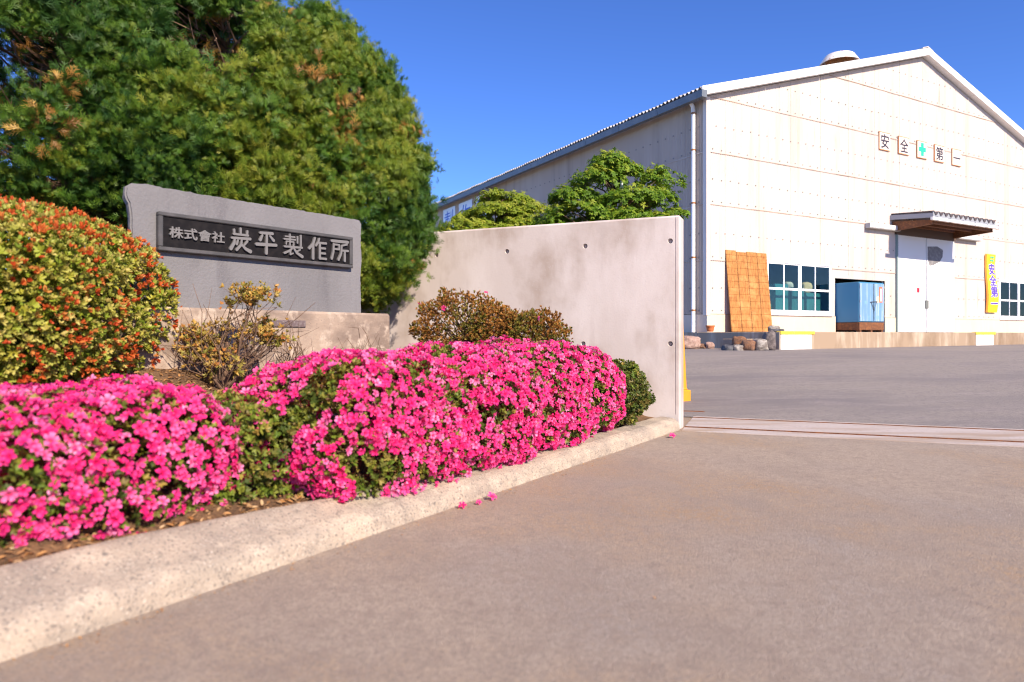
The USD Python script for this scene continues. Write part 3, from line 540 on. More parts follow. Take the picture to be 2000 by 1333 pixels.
# ---------------------------------------------------------------- things standing at the hall
reed = M('reed', (0.43, 0.19, 0.05), 0.75, [((40, 40, 0.6), (0.27, 0.10, 0.024), 0.45, 0.62, 3), ((2.5, 2.5, 3.5), (0.50, 0.25, 0.08), 0.5, 0.7, 4)])
cord = M('reed_cord', (0.06, 0.028, 0.012), 0.9)
rs = thing('reed_screen', 'four orange reed blinds leaning side by side against the hall front', 'screen', B(0.74, -0.31, PZ), BA)
lean = 0.25 / 2.53
def leaned(m):
    v = m.vertices.copy(); v[:, 1] += v[:, 2] * lean; m = m.copy(); m.vertices = v; return m
for k in range(4):
    a = k * 0.456; h = 2.53 - 0.035 * (k % 2) + (0.0, 0.0, -0.01, 0.02)[k]
    n = 17
    def front(u, v, a=a, h=h):
        x = a + 0.012 + 0.428 * u; i = u * (n - 1)
        return np.stack([x, -0.012 * np.abs(np.sin(i * 1.57)) + 0 * v, 0.01 + h * v], -1)
    g1 = grid(2 * n, 2, front); bk = g1.copy(); bk.vertices = bk.vertices + [0, 0.03, 0]; bk.faces = bk.faces[:, ::-1]
    if k: obj('joint_shadow_lath', leaned(bx(a - 0.016, a + 0.010, 0.004, 0.03, 0.0, 2.48)), cord, rs)
    blind = obj('reed_blind', leaned(cat(g1, bk, bx(a + 0.008, a + 0.012, 0, 0.03, 0.01, h), bx(a + 0.440, a + 0.444, 0, 0.03, 0.01, h), bx(a + .008, a + .444, 0.0, 0.03, h - 0.01, h + 0.005))), reed, rs)
    obj('tie_cords', leaned(cat(*[bx(a + 0.006, a + 0.446, -0.018, -0.006, z - 0.0025, z + 0.0025) for z in np.arange(0.14, 2.45, 0.205) + 0.01 * (k % 2)])), M('tie_%d' % k, (0.36, 0.15, 0.037), 0.9), blind, kind='stuff')

cabx = thing('steel_cabinet', 'tall blue steel cabinet with rusty base standing in the hall opening', 'cabinet', B(6.10, -0.87, PZ), BA)
blue_front = M('cabinet_pale_blue', (0.13, 0.25, 0.41), 0.5, [((7, 7, 0.5), (0.30, 0.41, 0.54), 0.48, 0.62, 4), (4, (0.16, 0.32, 0.50), 0.55, 0.7, 4)], spec=0.4)
blue_side = M('cabinet_blue', (0.045, 0.20, 0.34), 0.5, [((2, 2, 0.6), (0.03, 0.15, 0.28), 0.5, 0.7, 4)], spec=0.4)
obj('cabinet_body', rbx(0, 1.36, 0.0, 1.5, 0.34, 1.70, 0.012), blue_side, cabx)
for a, b in ((0.01, 0.745), (0.755, 1.35)):
    d = obj('cabinet_door', rbx(a, b, -0.028, -0.002, 0.37, 1.66, 0.006), blue_front, cabx)
    for z in (0.5, 1.0, 1.5): obj('hinge', rbx(a + (0.0 if a < .5 else b - a - 0.02), a + (0.02 if a < .5 else b - a), -0.04, -0.029, z, z + 0.08, 0.003), grey_trim, d)
latch = obj('door_latch', cat(tube([(0.75, -0.05, 0.40), (0.75, -0.05, 1.66)], 0.011), tube([(0.56, -0.05, 1.03), (0.94, -0.05, 1.05)], 0.012), tube([(0.60, -0.05, 1.03), (0.76, -0.05, 0.72), (0.90, -0.05, 1.04)], 0.010)), M('dark_iron', (0.06, 0.06, 0.06), 0.6), cabx)
obj('rusty_base', cat(rbx(0, 1.36, -0.02, 1.5, 0.07, 0.335, 0.01)), rust_steel, cabx)
for x in (0.05, 0.65, 1.24): obj('foot', bx(x, x + 0.09, 0.0, 0.12, 0.0, 0.07), rust_steel, cabx)
lb = obj('notice_label', bx(1.06, 1.24, -0.033, -0.029, 1.02, 1.56), M('label_red', (0.65, 0.14, 0.06), 0.6), cabx)
obj('notice_stripe', bx(1.13, 1.19, -0.036, -0.034, 1.06, 1.50), paint_white, lb)
obj('notice_patch', bx(0.93, 1.06, -0.033, -0.0291, 1.02, 1.22), M('label_cream', (0.7, 0.55, 0.36), 0.6), lb)

# stores seen through the left window
teal = M('teal_sheet', (0.035, 0.19, 0.225), 0.5, [((3, 3, 0.5), (0.02, 0.12, 0.16), 0.45, 0.65, 4)])
st = thing('store_lockers', 'row of teal lockers behind the left window of the hall', 'lockers', B(3.4, 0.35, PZ), BA)
for k, (a, b, h) in enumerate(((0.0, 0.72, 1.62), (0.76, 1.52, 1.50), (1.56, 2.4, 1.36))):
    lo = obj('locker', rbx(a, b, 0, 0.6, 0.0, h, 0.02), teal, st)
    obj('locker_door', rbx(a + 0.05, b - 0.05, -0.02, -0.002, 0.1, h - 0.08, 0.008), teal, lo)
bag = obj('bundle', rock(0.42, 0.4, 0.42, 31), M('cream_bundle', (0.6, 0.45, 0.25), 0.8), None, smooth=True)
UsdGeom.Xformable(bag).AddTranslateOp().Set(B(5.35, 0.65, PZ + 1.36)); tag(bag, 'cream and yellow bundle on top of the teal lockers behind glass', 'bundle')
bag = obj('bundle', rock(0.34, 0.4, 0.26, 37), M('pale_bundle', (0.5, 0.5, 0.45), 0.8), None, smooth=True)
UsdGeom.Xformable(bag).AddTranslateOp().Set(B(4.45, 0.65, PZ + 1.50)); tag(bag, 'small pale bundle on the middle teal locker behind glass', 'bundle')
ma = thing('machine', 'white and green machine behind the left window beside the teal lockers', 'machine', B(2.68, 0.35, PZ), BA)
obj('machine_body', rbx(0, 0.62, 0, 0.5, 0, 0.95, 0.03), M('machine_green', (0.05, 0.20, 0.13), 0.5), ma)
obj('machine_head', rbx(0.02, 0.6, 0.02, 0.48, 0.952, 1.32, 0.05), M('machine_white', (0.7, 0.72, 0.74), 0.5), ma)
obj('machine_screen', bx(0.08, 0.5, -0.02, -0.002, 0.62, 0.9), M('machine_teal', (0.02, 0.22, 0.2), 0.4), ma)

# slogan plates on the gable, the banner, the letter boards on the eave side
plate_mat = M('plate_white', (0.72, 0.64, 0.56), 0.6, [((9, 9, 6), (0.62, 0.30, 0.15), 0.60, 0.75, 5)])
ink = M('black_ink', (0.045, 0.035, 0.05), 0.6); green = M('green_cross', (0.02, 0.48, 0.27), 0.6); plate_rust = M('plate_rust', (0.50, 0.22, 0.10), 0.8)
GRP = None
for k, (ch, x, lab) in enumerate([('安', 8.50, 'white plate with the black sign 安, first from the left on the gable'), ('全', 9.68, 'white plate with the black sign 全, left of the green cross on the gable'),
        ('+', 10.85, 'white plate with a green cross high on the gable front'), ('第', 12.01, 'white plate with the black sign 第, right of the green cross on the gable'),
        ('一', 13.22, 'white plate with the single black stroke 一, last on the gable')]):
    t = thing('slogan_plate', lab, 'sign', B(x, -0.045, 7.80), BA)
    obj('plate', bx(0, 0.62, -0.02, 0, 0, 0.60), plate_mat, t)
    obj('rusty_edge', cat(bx(-0.03, -0.001, -0.024, 0.012, -0.03, 0.63), bx(0.0, 0.62, -0.024, 0.012, -0.03, -0.001), bx(0, 0.62, -0.024, .012, 0.601, 0.625)), plate_rust, t)
    if ch == '+': g = unary_union([sbox(0.22, 0.06, 0.40, 0.56), sbox(0.08, 0.22, 0.54, 0.40)])
    else: g = affinity.translate(glyph_shape(ch, 0.50, 0.52, 0.006), 0.06, 0.04)
    obj('cross' if ch == '+' else 'character', upright(g, 0.004, 0, -0.0215, 0), green if ch == '+' else ink, t)
ban_mat = M('banner_yellow', (0.86, 0.66, 0.015), 0.6); ban_red = M('banner_orange', (0.80, 0.22, 0.02), 0.6); violet = M('banner_violet', (0.10, 0.05, 0.36), 0.6); ban_white = M('banner_white', (0.8, 0.8, 0.74), 0.6)
bn = thing('banner', 'yellow vertical safety banner hung on the hall beside the right window', 'banner', B(15.62, -0.06, 1.95), BA)
def wavy(u, v): return 0.05 + 0.045 * np.sin(v * 5.0) + 0.03 * np.sin(v * 9 + 1)
def bend(m):
    v = m.vertices.copy(); k = np.clip(v[:, 2] / 2.4, 0, 1); v[:, 0] += 0.035 * np.sin(k * 4.2 + 0.5); v[:, 1] -= 0.06 + 0.05 * np.sin(k * 6) * (0.4 + v[:, 0]); m = m.copy(); m.vertices = v; return m
obj('cloth', bend(grid(10, 40, lambda u, v: np.stack([0.10 + 0.70 * u, 0 * u, 2.42 * v], -1))), ban_mat, bn, smooth=True)
obj('orange_edge', bend(grid(4, 40, lambda u, v: np.stack([0.03 + 0.069 * u, 0.05 * (1 - u), 2.42 * v], -1))), ban_red, bn, smooth=True)
for k, ch in enumerate('安全第一'):
    g = affinity.translate(glyph_shape(ch, 0.50, 0.45), 0.23, 1.58 - 0.47 * k)
    obj('character_halo', bend(upright(g.buffer(0.028).simplify(0.004), 0.004, 0, -0.012, 0)), ban_white, bn)
    obj('character', bend(upright(g.buffer(0.012), 0.004, 0, -0.018, 0)), violet, bn)
obj('cross_mark', bend(upright(unary_union([sbox(0.34, 2.12, 0.64, 2.34).intersection(Point(0.49, 2.23).buffer(0.15))]).difference(unary_union([sbox(0.46, 2.1, 0.52, 2.36), sbox(0.33, 2.2, 0.65, 2.26)]).buffer(-0.005)), 0.004, 0, -0.012, 0)), green, bn)
blue_ink = M('blue_letter', (0.02, 0.09, 0.45), 0.6); board_white = M('letter_board', (0.70, 0.72, 0.76), 0.6)
for ch, y, lab in (('製', 20.05, 'white board with the blue sign 製 on the shaded hall side, farthest one'), ('作', 17.95, 'white board with the blue sign 作 on the shaded hall side'), ('所', 15.85, 'white board with blue strokes half hidden behind the pale green maple')):
    t = thing('letter_board', lab, 'sign', B(-0.045, y, 6.45), BA - math.pi / 2)
    obj('board', bx(0, 1.62, -0.03, 0, 0, 1.55), board_white, t)
    obj('character', upright(affinity.translate(glyph_shape(ch, 1.25, 1.25, stroke=0.8), 0.18, 0.14), 0.006, 0, -0.031, 0), blue_ink, t)

# ---------------------------------------------------------------- by the gate
yp = thing('gate_post', 'tall tapering yellow post on a square block behind the wall end', 'post', (2.38, 9.62, 0.03))
yel = M('yellow_plastic', (0.70, 0.255, 0.004), 0.45, [(5, (0.58, 0.22, 0.01), 0.55, 0.75, 4)], spec=0.5)
obj('post', lathe([(0.0, 0.205), (0.085, 0.205), (0.088, 0.22), (0.078, 0.24), (0.020, 1.42), (0.012, 1.45), (0, 1.455)], 20), yel, yp, smooth=40)
obj('base_block', rbx(-0.105, 0.105, -0.105, 0.105, 0.0, 0.203, 0.015).apply_transform(trimesh.transformations.rotation_matrix(0.25, [0, 0, 1])), yel, yp)
tp = obj('steel_plate', rbx(-0.14, 0.16, -0.07, 0.07, 0, 0.022, 0.006), rust_steel); UsdGeom.Xformable(tp).AddTranslateOp().Set((2.30, 8.72, 0.012)); UsdGeom.Xformable(tp).AddRotateZOp().Set(-20.0); tag(tp, 'flat dark steel plate on the yard behind the gate rails', 'plate')

# ---------------------------------------------------------------- stone monument with name board
MA = math.atan2(0.7713, 0.6365); MR = np.array([-1.385, 6.30]); MX = np.array([0.6365, 0.7713]); KS = 0.863
mz = lambda z: 1 + (z - 1) * KS
MO = MR - 2.05 * MX
mon = thing('stone_monument', 'grey stone monument with black company name board on a concrete plinth', 'monument', (*MO, 0), MA)
stone = M('monument_stone', (0.138, 0.134, 0.138), 0.75, [((1.3, 1.3, 0.8), (0.18, 0.174, 0.178), 0.4, 0.65, 5), ((4, 4, 0.5), (0.095, 0.09, 0.097), 0.55, 0.74, 4), (130, (0.17, 0.16, 0.165), 0.5, 0.7, 3)], bump=(45, 0.6, 0.01), spec=0.3)
def slab():
    out = [(0.055, 1.18), (0.052, 1.45), (0.05, 1.68), (0.052, 1.84), (0.035, 1.92), (0.015, 1.97), (0.02, 2.03), (0.06, 2.062), (0.18, 2.074), (0.27, 2.066), (0.9, 2.062), (1.5, 2.062), (2.03, 2.060), (2.05, 2.03), (2.045, 1.86), (2.055, 1.70), (2.04, 1.50), (2.05, 1.3), (2.045, 1.18)]
    rj = np.random.default_rng(77); p = Polygon(out).segmentize(0.03); c = np.array(p.exterior.coords)[:-1]; j = rj.normal(0, 0.0022, c.shape); j[c[:, 1] < 1.19] = 0; p = Polygon(c + j).buffer(0)
    big = trimesh.creation.extrude_polygon(p, 0.20, engine='earcut')
    m = upright(p.buffer(-0.012), 0.012, 0, 0.012, 0); b = cat(upright(p, 0.028, 0, 0.04, 0), upright(p.buffer(-0.05), 0.14, 0, 0.18, 0))
    return cat(m, b)
def hull_slab():
    return slab()
slab_o = obj('stone_slab', hull_slab(), stone, mon)
plinth_mat = M('plinth_concrete', (0.33, 0.25, 0.19), 0.9, [((1.5, 1.5, 2.5), (0.19, 0.14, 0.11), 0.43, 0.58, 6), (8, (0.46, 0.37, 0.29), 0.52, 0.7, 5), (45, (0.2, 0.15, 0.12), 0.6, 0.7, 5)], bump=(30, 0.5, 0.012))
obj('plinth', rbx(-0.25, 2.26, -0.16, 0.55, 0.55, 1.199, 0.02), plinth_mat, mon)
sb0, sb1, sz0, sz1 = 0.218, 1.915, mz(1.700), mz(2.024)
black = M('board_black', (0.008, 0.007, 0.0075), 0.6, [(20, (0.014, 0.012, 0.012), 0.45, 0.65, 4)], spec=0.12)
frame_m = M('board_frame', (0.06, 0.058, 0.057), 0.45, [(8, (0.085, 0.08, 0.08), 0.45, 0.65, 4)], spec=0.25)
letter_m = M('board_letter', (0.145, 0.137, 0.13), 0.5, [(30, (0.14, 0.135, 0.13), 0.5, 0.7, 4)], spec=0.5)
bo = obj('name_board', bx(sb0 + 0.03, sb1 - 0.03, -0.035, -0.001, sz0 + 0.028, sz1 - 0.028), black, mon)
obj('board_frame', cat(rbx(sb0, sb1, -0.05, -0.001, sz0, sz0 + 0.03, 0.006), rbx(sb0, sb1, -0.05, -0.001, sz1 - 0.03, sz1, 0.006), rbx(sb0, sb0 + 0.034, -0.0495, -0.001, sz0 + 0.029, sz1 - 0.029, 0.006), rbx(sb1 - 0.034, sb1, -0.0495, -0.001, sz0 + 0.029, sz1 - 0.029, 0.006)), frame_m, bo)
# positions along the board, measured on the stone: small characters first, then the five large ones
KX = lambda s: 2.015 + s * KS
for i, ch in enumerate('株式會社'):
    g = glyph_shape(ch, 0.098, 0.082, 0.0012)
    obj('character', upright(g, 0.016, KX(-1.995) + 0.105 * i, -0.0355, mz(1.815)), letter_m, bo)
for ch, s, z in (('炭', -1.470, 1.757), ('平', -1.215, 1.760), ('製', -0.93, 1.760), ('作', -0.655, 1.757), ('所', -0.390, 1.765)):
    obj('character', upright(glyph_shape(ch, 0.178, 0.182, stroke=1.12), 0.018, KX(s), -0.0355, mz(z)), letter_m, bo)
obj('plaque', cat(rbx(KX(-1.147), KX(-0.78), -0.172, -0.161, mz(1.075), mz(1.14), 0.004)), M('plaque_bronze', (0.12, 0.085, 0.08), 0.5, [(60, (0.2, 0.16, 0.15), 0.5, 0.7, 2)], spec=0.5), mon)

# ---------------------------------------------------------------- plants
bark = M('bark', (0.10, 0.06, 0.038), 0.9, [((14, 14, 3), (0.17, 0.11, 0.07), 0.45, 0.62, 4)], bump=(40, 0.6, 0.01))
twig = M('twig', (0.16, 0.095, 0.06), 0.9, [(30, (0.10, 0.06, 0.04), 0.45, 0.6, 3)])
twig_dark = M('twig_dark', (0.065, 0.042, 0.028), 0.9)

def leaf(Lh, w, up=0.15, fold=0.25, rows=(0.35, 0.72)):
    """one folded leaf along +x from the origin"""
    pts = [(0, 0, 0)]
    for t in rows:
        ww = w * (1.0 if t < 0.6 else 0.8); pts += [(t * Lh, -ww / 2, fold * ww / 2 + up * t * t * Lh), (t * Lh, 0, up * t * t * Lh), (t * Lh, ww / 2, fold * ww / 2 + up * t * t * Lh)]
    pts += [(Lh, 0, up * Lh)]
    f = [(0, 1, 2), (0, 2, 3), (1, 4, 5), (1, 5, 2), (2, 5, 6), (2, 6, 3), (4, 7, 5), (5, 7, 6)]
    return np.array(pts, float), np.array(f)

def whorl(n, Lh, w, tilt, r, jitter=0.35, up=0.1):
    """n leaves round +z; tilt: angle of a leaf above the plane"""
    V, F, k = [], [], 0
    for i in range(n):
        s = r.uniform(0.75, 1.15); v, f = leaf(Lh * s, w * s, up)
        a = tilt + r.normal(0, jitter); c, sn = math.cos(a), math.sin(a)
        v = np.stack([v[:, 0] * c - v[:, 2] * sn, v[:, 1], v[:, 0] * sn + v[:, 2] * c], 1)
        b = 2 * math.pi * (i + r.uniform(-0.3, 0.3)) / n; R = rot2(b); v[:, :2] = v[:, :2] @ R.T
        V.append(v + [0, 0, r.uniform(0, 0.25) * Lh]); F.append(f + k); k += len(v)
    return trimesh.Trimesh(np.vstack(V), np.vstack(F), process=False)

def spray(n, Lh, w, spread, r):
    """a feathery tuft of conifer foliage: flattened forking sprays of narrow blades growing out along +z"""
    V, F, k = [], [], 0
    for i in range(n):
        d = np.array([r.normal(0, spread), r.normal(0, spread), 1.0]); d /= np.linalg.norm(d)
        side = np.cross(d, r.normal(size=3)); side /= np.linalg.norm(side); nrm = np.cross(side, d)
        base = d * Lh * r.uniform(0.0, 0.35) + r.normal(0, 0.06, 3) * Lh; ln = Lh * r.uniform(0.55, 1.0)
        for (s0, ang, l2) in ((0.0, 0.0, 1.0), (0.25, 0.65, 0.5), (0.3, -0.65, 0.5), (0.55, 0.6, 0.36), (0.6, -0.6, 0.36)):
            dd = d * math.cos(ang) + side * math.sin(ang); p = base + d * ln * s0; q = p + dd * ln * l2 + np.array([0, 0, -0.06 * ln])
            sd = np.cross(dd, nrm) * w / 2; m = (p * 0.45 + q * 0.55)
            V.append(np.array([p, m - sd, q, m + sd])); F.append(np.array([[0, 1, 2], [0, 2, 3]]) + k); k += 4
    return trimesh.Trimesh(np.vstack(V), np.vstack(F), process=False)

def sample(env, n, r):
    """n points spread evenly over a mesh: (points, normals)"""
    a = env.area_faces; f = r.choice(len(a), n, p=a / a.sum()); u = r.uniform(size=(n, 2)); o = u.sum(1) > 1; u[o] = 1 - u[o]
    t = env.vertices[env.faces[f]]; p = t[:, 0] + u[:, :1] * (t[:, 1] - t[:, 0]) + u[:, 1:] * (t[:, 2] - t[:, 0])
    return p, np.array(env.face_normals)[f]

def blob(center, half, p=2.4, rough=0.16, freq=3.0, seed=0, ang=0.0, sub=4, cut=None):
    m = trimesh.creation.icosphere(sub); d = m.vertices
    s = (np.abs(d) ** p).sum(1) ** (-1 / p); v = d * s[:, None]
    n = meshkit.fbm(v * freq * 0.5 * np.array(half) / max(half) + seed * 3.3, 4, seed) - 0.5
    v = v * (1 + rough * 2 * n)[:, None] * half; v[:, :2] = v[:, :2] @ rot2(ang).T
    v = v + center
    if cut is not None: v[:, 2] = np.maximum(v[:, 2], cut)
    return trimesh.Trimesh(v, m.faces, process=False)

def limbs(base, tips, r, r0, mid=0.5, wob=0.05, sides=4, r1=0.002):
    ms = []
    for t in tips:
        b = base + r.normal(0, 0.02, 3) * [1, 1, 0]; m = b + (t - b) * mid + r.normal(0, wob, 3) + [0, 0, 0.12 * np.linalg.norm(t - b) * mid]
        m2 = m * 0.5 + t * 0.5 + r.normal(0, wob * 0.5, 3)
        ms.append(tube([b, (b + m) / 2 + r.normal(0, wob * .4, 3), m, m2, t], [r0, r0 * 0.8, r0 * 0.55, r0 * 0.35, r1], sides, cap=False))
    return cat(*ms)

# ---- azaleas
az_leaf = [LM('azalea_leaf', [(0, (0.095, 0.152, 0.016)), (0.4, (0.152, 0.209, 0.022)), (0.75, (0.240, 0.253, 0.035)), (1, (0.329, 0.215, 0.050))], trans=0.3),
           LM('azalea_leaf_dark', [(0, (0.045, 0.070, 0.012)), (0.6, (0.098, 0.119, 0.018)), (1, (0.165, 0.119, 0.030))], trans=0.2, rough=0.5, spec=0.3),
           LM('azalea_leaf_light', [(0, (0.16, 0.21, 0.03)), (0.6, (0.25, 0.26, 0.045)), (1, (0.33, 0.24, 0.07))], trans=0.35)]
def petal_mat():
    n = {'a': ('attribute', {'attribute': 'tone'}), 'hu': ('attribute', {'attribute': 'hue'}),
         'r0': ('rgb_ramp', {'ramp': [(0, (0.84, 0.016, 0.17)), (0.35, (0.90, 0.04, 0.26)), (0.7, (0.90, 0.13, 0.39)), (1, (0.92, 0.36, 0.60))]}), 'th': ('color', {'value': (0.70, 0.006, 0.12)}),
         'mx': ('mix_color', {}), 'p': ('principled_bsdf', {'roughness': 0.55, 'specular_ior_level': 0.25}), 't': ('translucent_bsdf', {}), 'm': ('mix_closure', {'fac': 0.4})}
    l = [('hu.fac', 'r0.fac'), ('a.fac', 'mx.fac'), ('th.color', 'mx.a'), ('r0.color', 'mx.b'),
         ('mx.result', 'p.base_color'), ('mx.result', 't.color'), ('p.BSDF', 'm.closure1'), ('t.BSDF', 'm.closure2')]
    return usdkit.material(stage, '/World/Looks/azalea_petal', n, l, surface='m.closure')
petal = petal_mat()
def blossom(r, R=0.031, droop=0.0):
    """a five-lobed funnel flower opening along +z, with stamens; returns (vertices, faces, tone)"""
    V, F, T, k = [], [], [], 0
    for i in range(5):
        a0 = 2 * math.pi * i / 5 + r.normal(0, 0.06); s = R * r.uniform(0.9, 1.1); ben = r.uniform(-0.25, 0.2) - droop
        rows = [(0.08, 0.07, -0.42, 0.0), (0.38, 0.26, -0.08, 0.7), (0.74, 0.34, 0.04, 1.0), (1.0, 0.17, 0.0 + ben, 1.0)]
        for rr, w, z, tn in rows:
            for j in (-1, 0, 1):
                ww = w * j; c = rr - 0.10 * abs(j) * (rr > 0.9)
                V.append((s * (c * math.cos(a0) - ww * math.sin(a0)), s * (c * math.sin(a0) + ww * math.cos(a0)), s * (z + 0.10 * abs(j) * (rr > 0.5)))); T.append(tn)
        for q in range(3):
            for j in range(2):
                a = k + q * 3 + j; F += [(a, a + 3, a + 4), (a, a + 4, a + 1)]
        k += 12
    for i in range(3):
        a0 = r.uniform(0, 6.28); e = np.array([0.35 * math.cos(a0), 0.35 * math.sin(a0), 0.45]) * R
        V += [(0, -0.0008, -0.3 * R), (0, 0.0008, -0.3 * R), tuple(e)]; T += [0.6, 0.6, 1.0]; F.append((k, k + 1, k + 2)); k += 3
    return np.array(V), np.array(F), np.array(T)
_r = np.random.default_rng(5); hue_rng = np.random.default_rng(6)
BLOSSOMS = [blossom(_r, 0.030 * s, d) for s, d in ((1, 0), (0.92, 0.2), (1.08, 0.1), (0.95, -0.1), (1.0, 0.35), (0.8, 0.3))]
def blossom_prim(parent, name, v, f, t, kind=None, hue=None):
    p = obj(name, trimesh.Trimesh(v, f, process=False), petal, parent, kind=kind)
    UsdGeom.PrimvarsAPI(p).CreatePrimvar('tone', Sdf.ValueTypeNames.FloatArray, 'vertex').Set(Vt.FloatArray.FromNumpy(t.astype(np.float32)))
    hue = np.full(len(v), hue_rng.beta(1.8, 2.0)) if hue is None else hue
    UsdGeom.PrimvarsAPI(p).CreatePrimvar('hue', Sdf.ValueTypeNames.FloatArray, 'vertex').Set(Vt.FloatArray.FromNumpy(hue.astype(np.float32))); return p

EYE = np.array([0, 0, CAM_H])
def shrub(name, label, cat_, env, base, leaves, nleaf, lsize, r, nblos=0, mask=None, bsize=1.0, group=None, depth=0.16, stems=14, leaf_parts=0, seedm=0, tilt=0.6, count=7, ratio=0.42, bare=None, part_name='blossom', stem_reach=0.9):
    """leaves: materials for the leaf rosettes; mask(p) in 0..1: where blossoms grow"""
    t = thing(name, label, cat_, base, 0, group); base = np.asarray(base, float)
    env = env.copy(); env.vertices = env.vertices - base
    protos = []
    for i, lm in enumerate(leaves):
        for q in range(2): protos.append(('rosette', whorl(count, lsize, lsize * ratio, tilt, np.random.default_rng(100 + 7 * i + q + seedm)), lm))
    p, n = sample(env, nleaf, r); dep = depth * r.uniform(0, 1, nleaf) ** 1.6; p = p - n * dep[:, None]
    keep = p[:, 2] > 0.03
    if bare is not None: keep &= r.uniform(size=len(p)) > bare(p + base)
    p, n, dep = p[keep], n[keep], dep[keep]
    nn = n + np.array([0, 0, 0.5]) + r.normal(0, 0.45, n.shape)
    R = frames(nn, r); sc = r.uniform(0.75, 1.25, len(p)); w = meshkit.fbm((p + base) * 2.6 + seedm, 3, 4) + r.normal(0, 0.13, len(p))
    idx = np.clip(((w - 0.25) * 2.0 * len(leaves)).astype(int), 0, len(leaves) - 1) * 2 + r.integers(0, 2, len(p))
    if leaf_parts:
        d = np.linalg.norm(p + base - EYE, axis=1) + 6 * dep + 0.8 * ((n * (p + base - EYE)).sum(1) > 0); near = np.argsort(d)[:leaf_parts]
        for i in near:
            m = protos[idx[i]][1]; obj('leaf_rosette', trimesh.Trimesh((m.vertices * sc[i]) @ R[i].T + p[i], m.faces, process=False), protos[idx[i]][2], t)
        o = np.ones(len(p), bool); o[near] = False; p, R, sc, idx = p[o], R[o], sc[o], idx[o]
    instancer(t, 'foliage', protos, p, R, sc, idx)
    if stems:
        tips, _ = sample(env, stems, r); tips = tips[tips[:, 2] > 0.1] * stem_reach
        obj('stems', limbs(np.zeros(3), tips, r, 0.012, wob=0.03), twig_dark, t, kind='stuff')
    if nblos:
        p, n = sample(env, nblos * 4, r); f = mask(p + base); keep = (r.uniform(size=len(p)) < f) & (p[:, 2] > 0.0); p, n = p[keep][:nblos], n[keep][:nblos]
        # thin out blossoms that sit inside each other
        from scipy.spatial import cKDTree
        tree_ = cKDTree(p); ok = np.ones(len(p), bool)
        for a, b in sorted(tree_.query_pairs(0.019 * bsize)):
            if ok[a] and ok[b]: ok[b] = False
        p, n = p[ok], n[ok]
        p = p + n * r.uniform(-0.005, 0.04, len(p))[:, None]
        nn = n + r.normal(0, 0.38, n.shape) + np.array([0, 0, 0.12]); R = frames(nn, r); sc = bsize * r.uniform(0.8, 1.15, len(p)); k = r.integers(0, len(BLOSSOMS), len(p))
        d = np.linalg.norm(p + base - EYE, axis=1) + 1.2 * ((n * (p + base - EYE)).sum(1) > 0); order = np.argsort(d)
        for i in order[:300]:
            v, f_, tn = BLOSSOMS[k[i]]; blossom_prim(t, part_name, (v * sc[i]) @ R[i].T + p[i], f_, tn)
        rest = order[300:]
        if len(rest):
            V, F, T, H, o = [], [], [], [], 0
            for i in rest:
                v, f_, tn = BLOSSOMS[k[i]]; V.append((v * sc[i]) @ R[i].T + p[i]); F.append(f_ + o); T.append(tn); H.append(np.full(len(v), hue_rng.beta(1.8, 2.0))); o += len(v)
            blossom_prim(t, part_name + 's', np.vstack(V), np.vstack(F), np.concatenate(T), 'stuff', np.concatenate(H))
    return t

KA = math.atan2(KD[1], KD[0])
def az_env(t, v, ht, hv, z0, z1, seed, p=3.0, rough=0.19):
    if seed == 8: p, rough = 2.2, 0.34
    c = K(t, v); return blob((c[0], c[1], (z0 + z1) / 2), (ht, hv, (z1 - z0) / 2), p, rough, 6.5, seed, KA)
def noise_mask(seed, lo, hi, freq=4.5, extra=None):
    def f(p):
        m = np.clip((meshkit.fbm(p * freq + seed, 3, seed) - lo) / (hi - lo), 0, 1)
        return m * (extra(p) if extra else 1.0)
    return f
def low_fade(z0, z1): return lambda p: np.clip((p[:, 2] - z0) / (z1 - z0), 0.0, 1)
az = np.random.default_rng(21)
def azalea(label, t, v, ht, hv, z0, z1, seed, nleaf, nblos, mask, leaves=None, bsize=0.94, **kw):
    c = K(t, v); shrub('azalea_shrub', label, 'azalea', az_env(t, v, ht, hv, z0, z1, seed), (c[0], c[1], 0.12), leaves or [az_leaf[1], az_leaf[0], az_leaf[2]], nleaf, 0.030, az, nblos, mask, bsize, seedm=seed, **kw)
azalea('pink azalea at the left edge, in front of the red-tipped bush', -0.50, 1.02, 0.82, 0.54, 0.06, 0.81, 1, 5200, 2700, noise_mask(1, 0.26, 0.36, 4, low_fade(0.16, 0.42)), bsize=0.96)
azalea('big pink azalea left of the green gap in the row', 0.60, 0.93, 0.72, 0.53, 0.06, 0.745, 2, 5600, 2600, noise_mask(2, 0.26, 0.36, 4, low_fade(0.16, 0.42)), bsize=0.96)
azalea('green azalea with only a few pink blossoms in the gap of the pink row', 1.36, 0.86, 0.42, 0.46, 0.06, 0.66, 3, 4600, 30, noise_mask(3, 0.40, 0.60, 4, low_fade(0.12, 0.4)))
azalea('pink azalea right of the green gap, its lowest blossoms on the kerb', 2.04, 0.60, 0.64, 0.56, 0.0, 0.86, 4, 5800, 3200, noise_mask(4, 0.40, 0.44, 4.2, low_fade(0.05, 0.2)))
azalea('pink azalea in the middle of the row before the brown bush', 2.88, 0.54, 0.62, 0.54, 0.04, 0.90, 5, 5600, 3200, noise_mask(5, 0.39, 0.43, 4.2, low_fade(0.05, 0.2)))
azalea('pink azalea with a green cleft, before the middle of the concrete wall', 3.76, 0.54, 0.58, 0.50, 0.06, 0.92, 6, 5000, 2800, noise_mask(6, 0.39, 0.44, 4.2, low_fade(0.05, 0.2)))
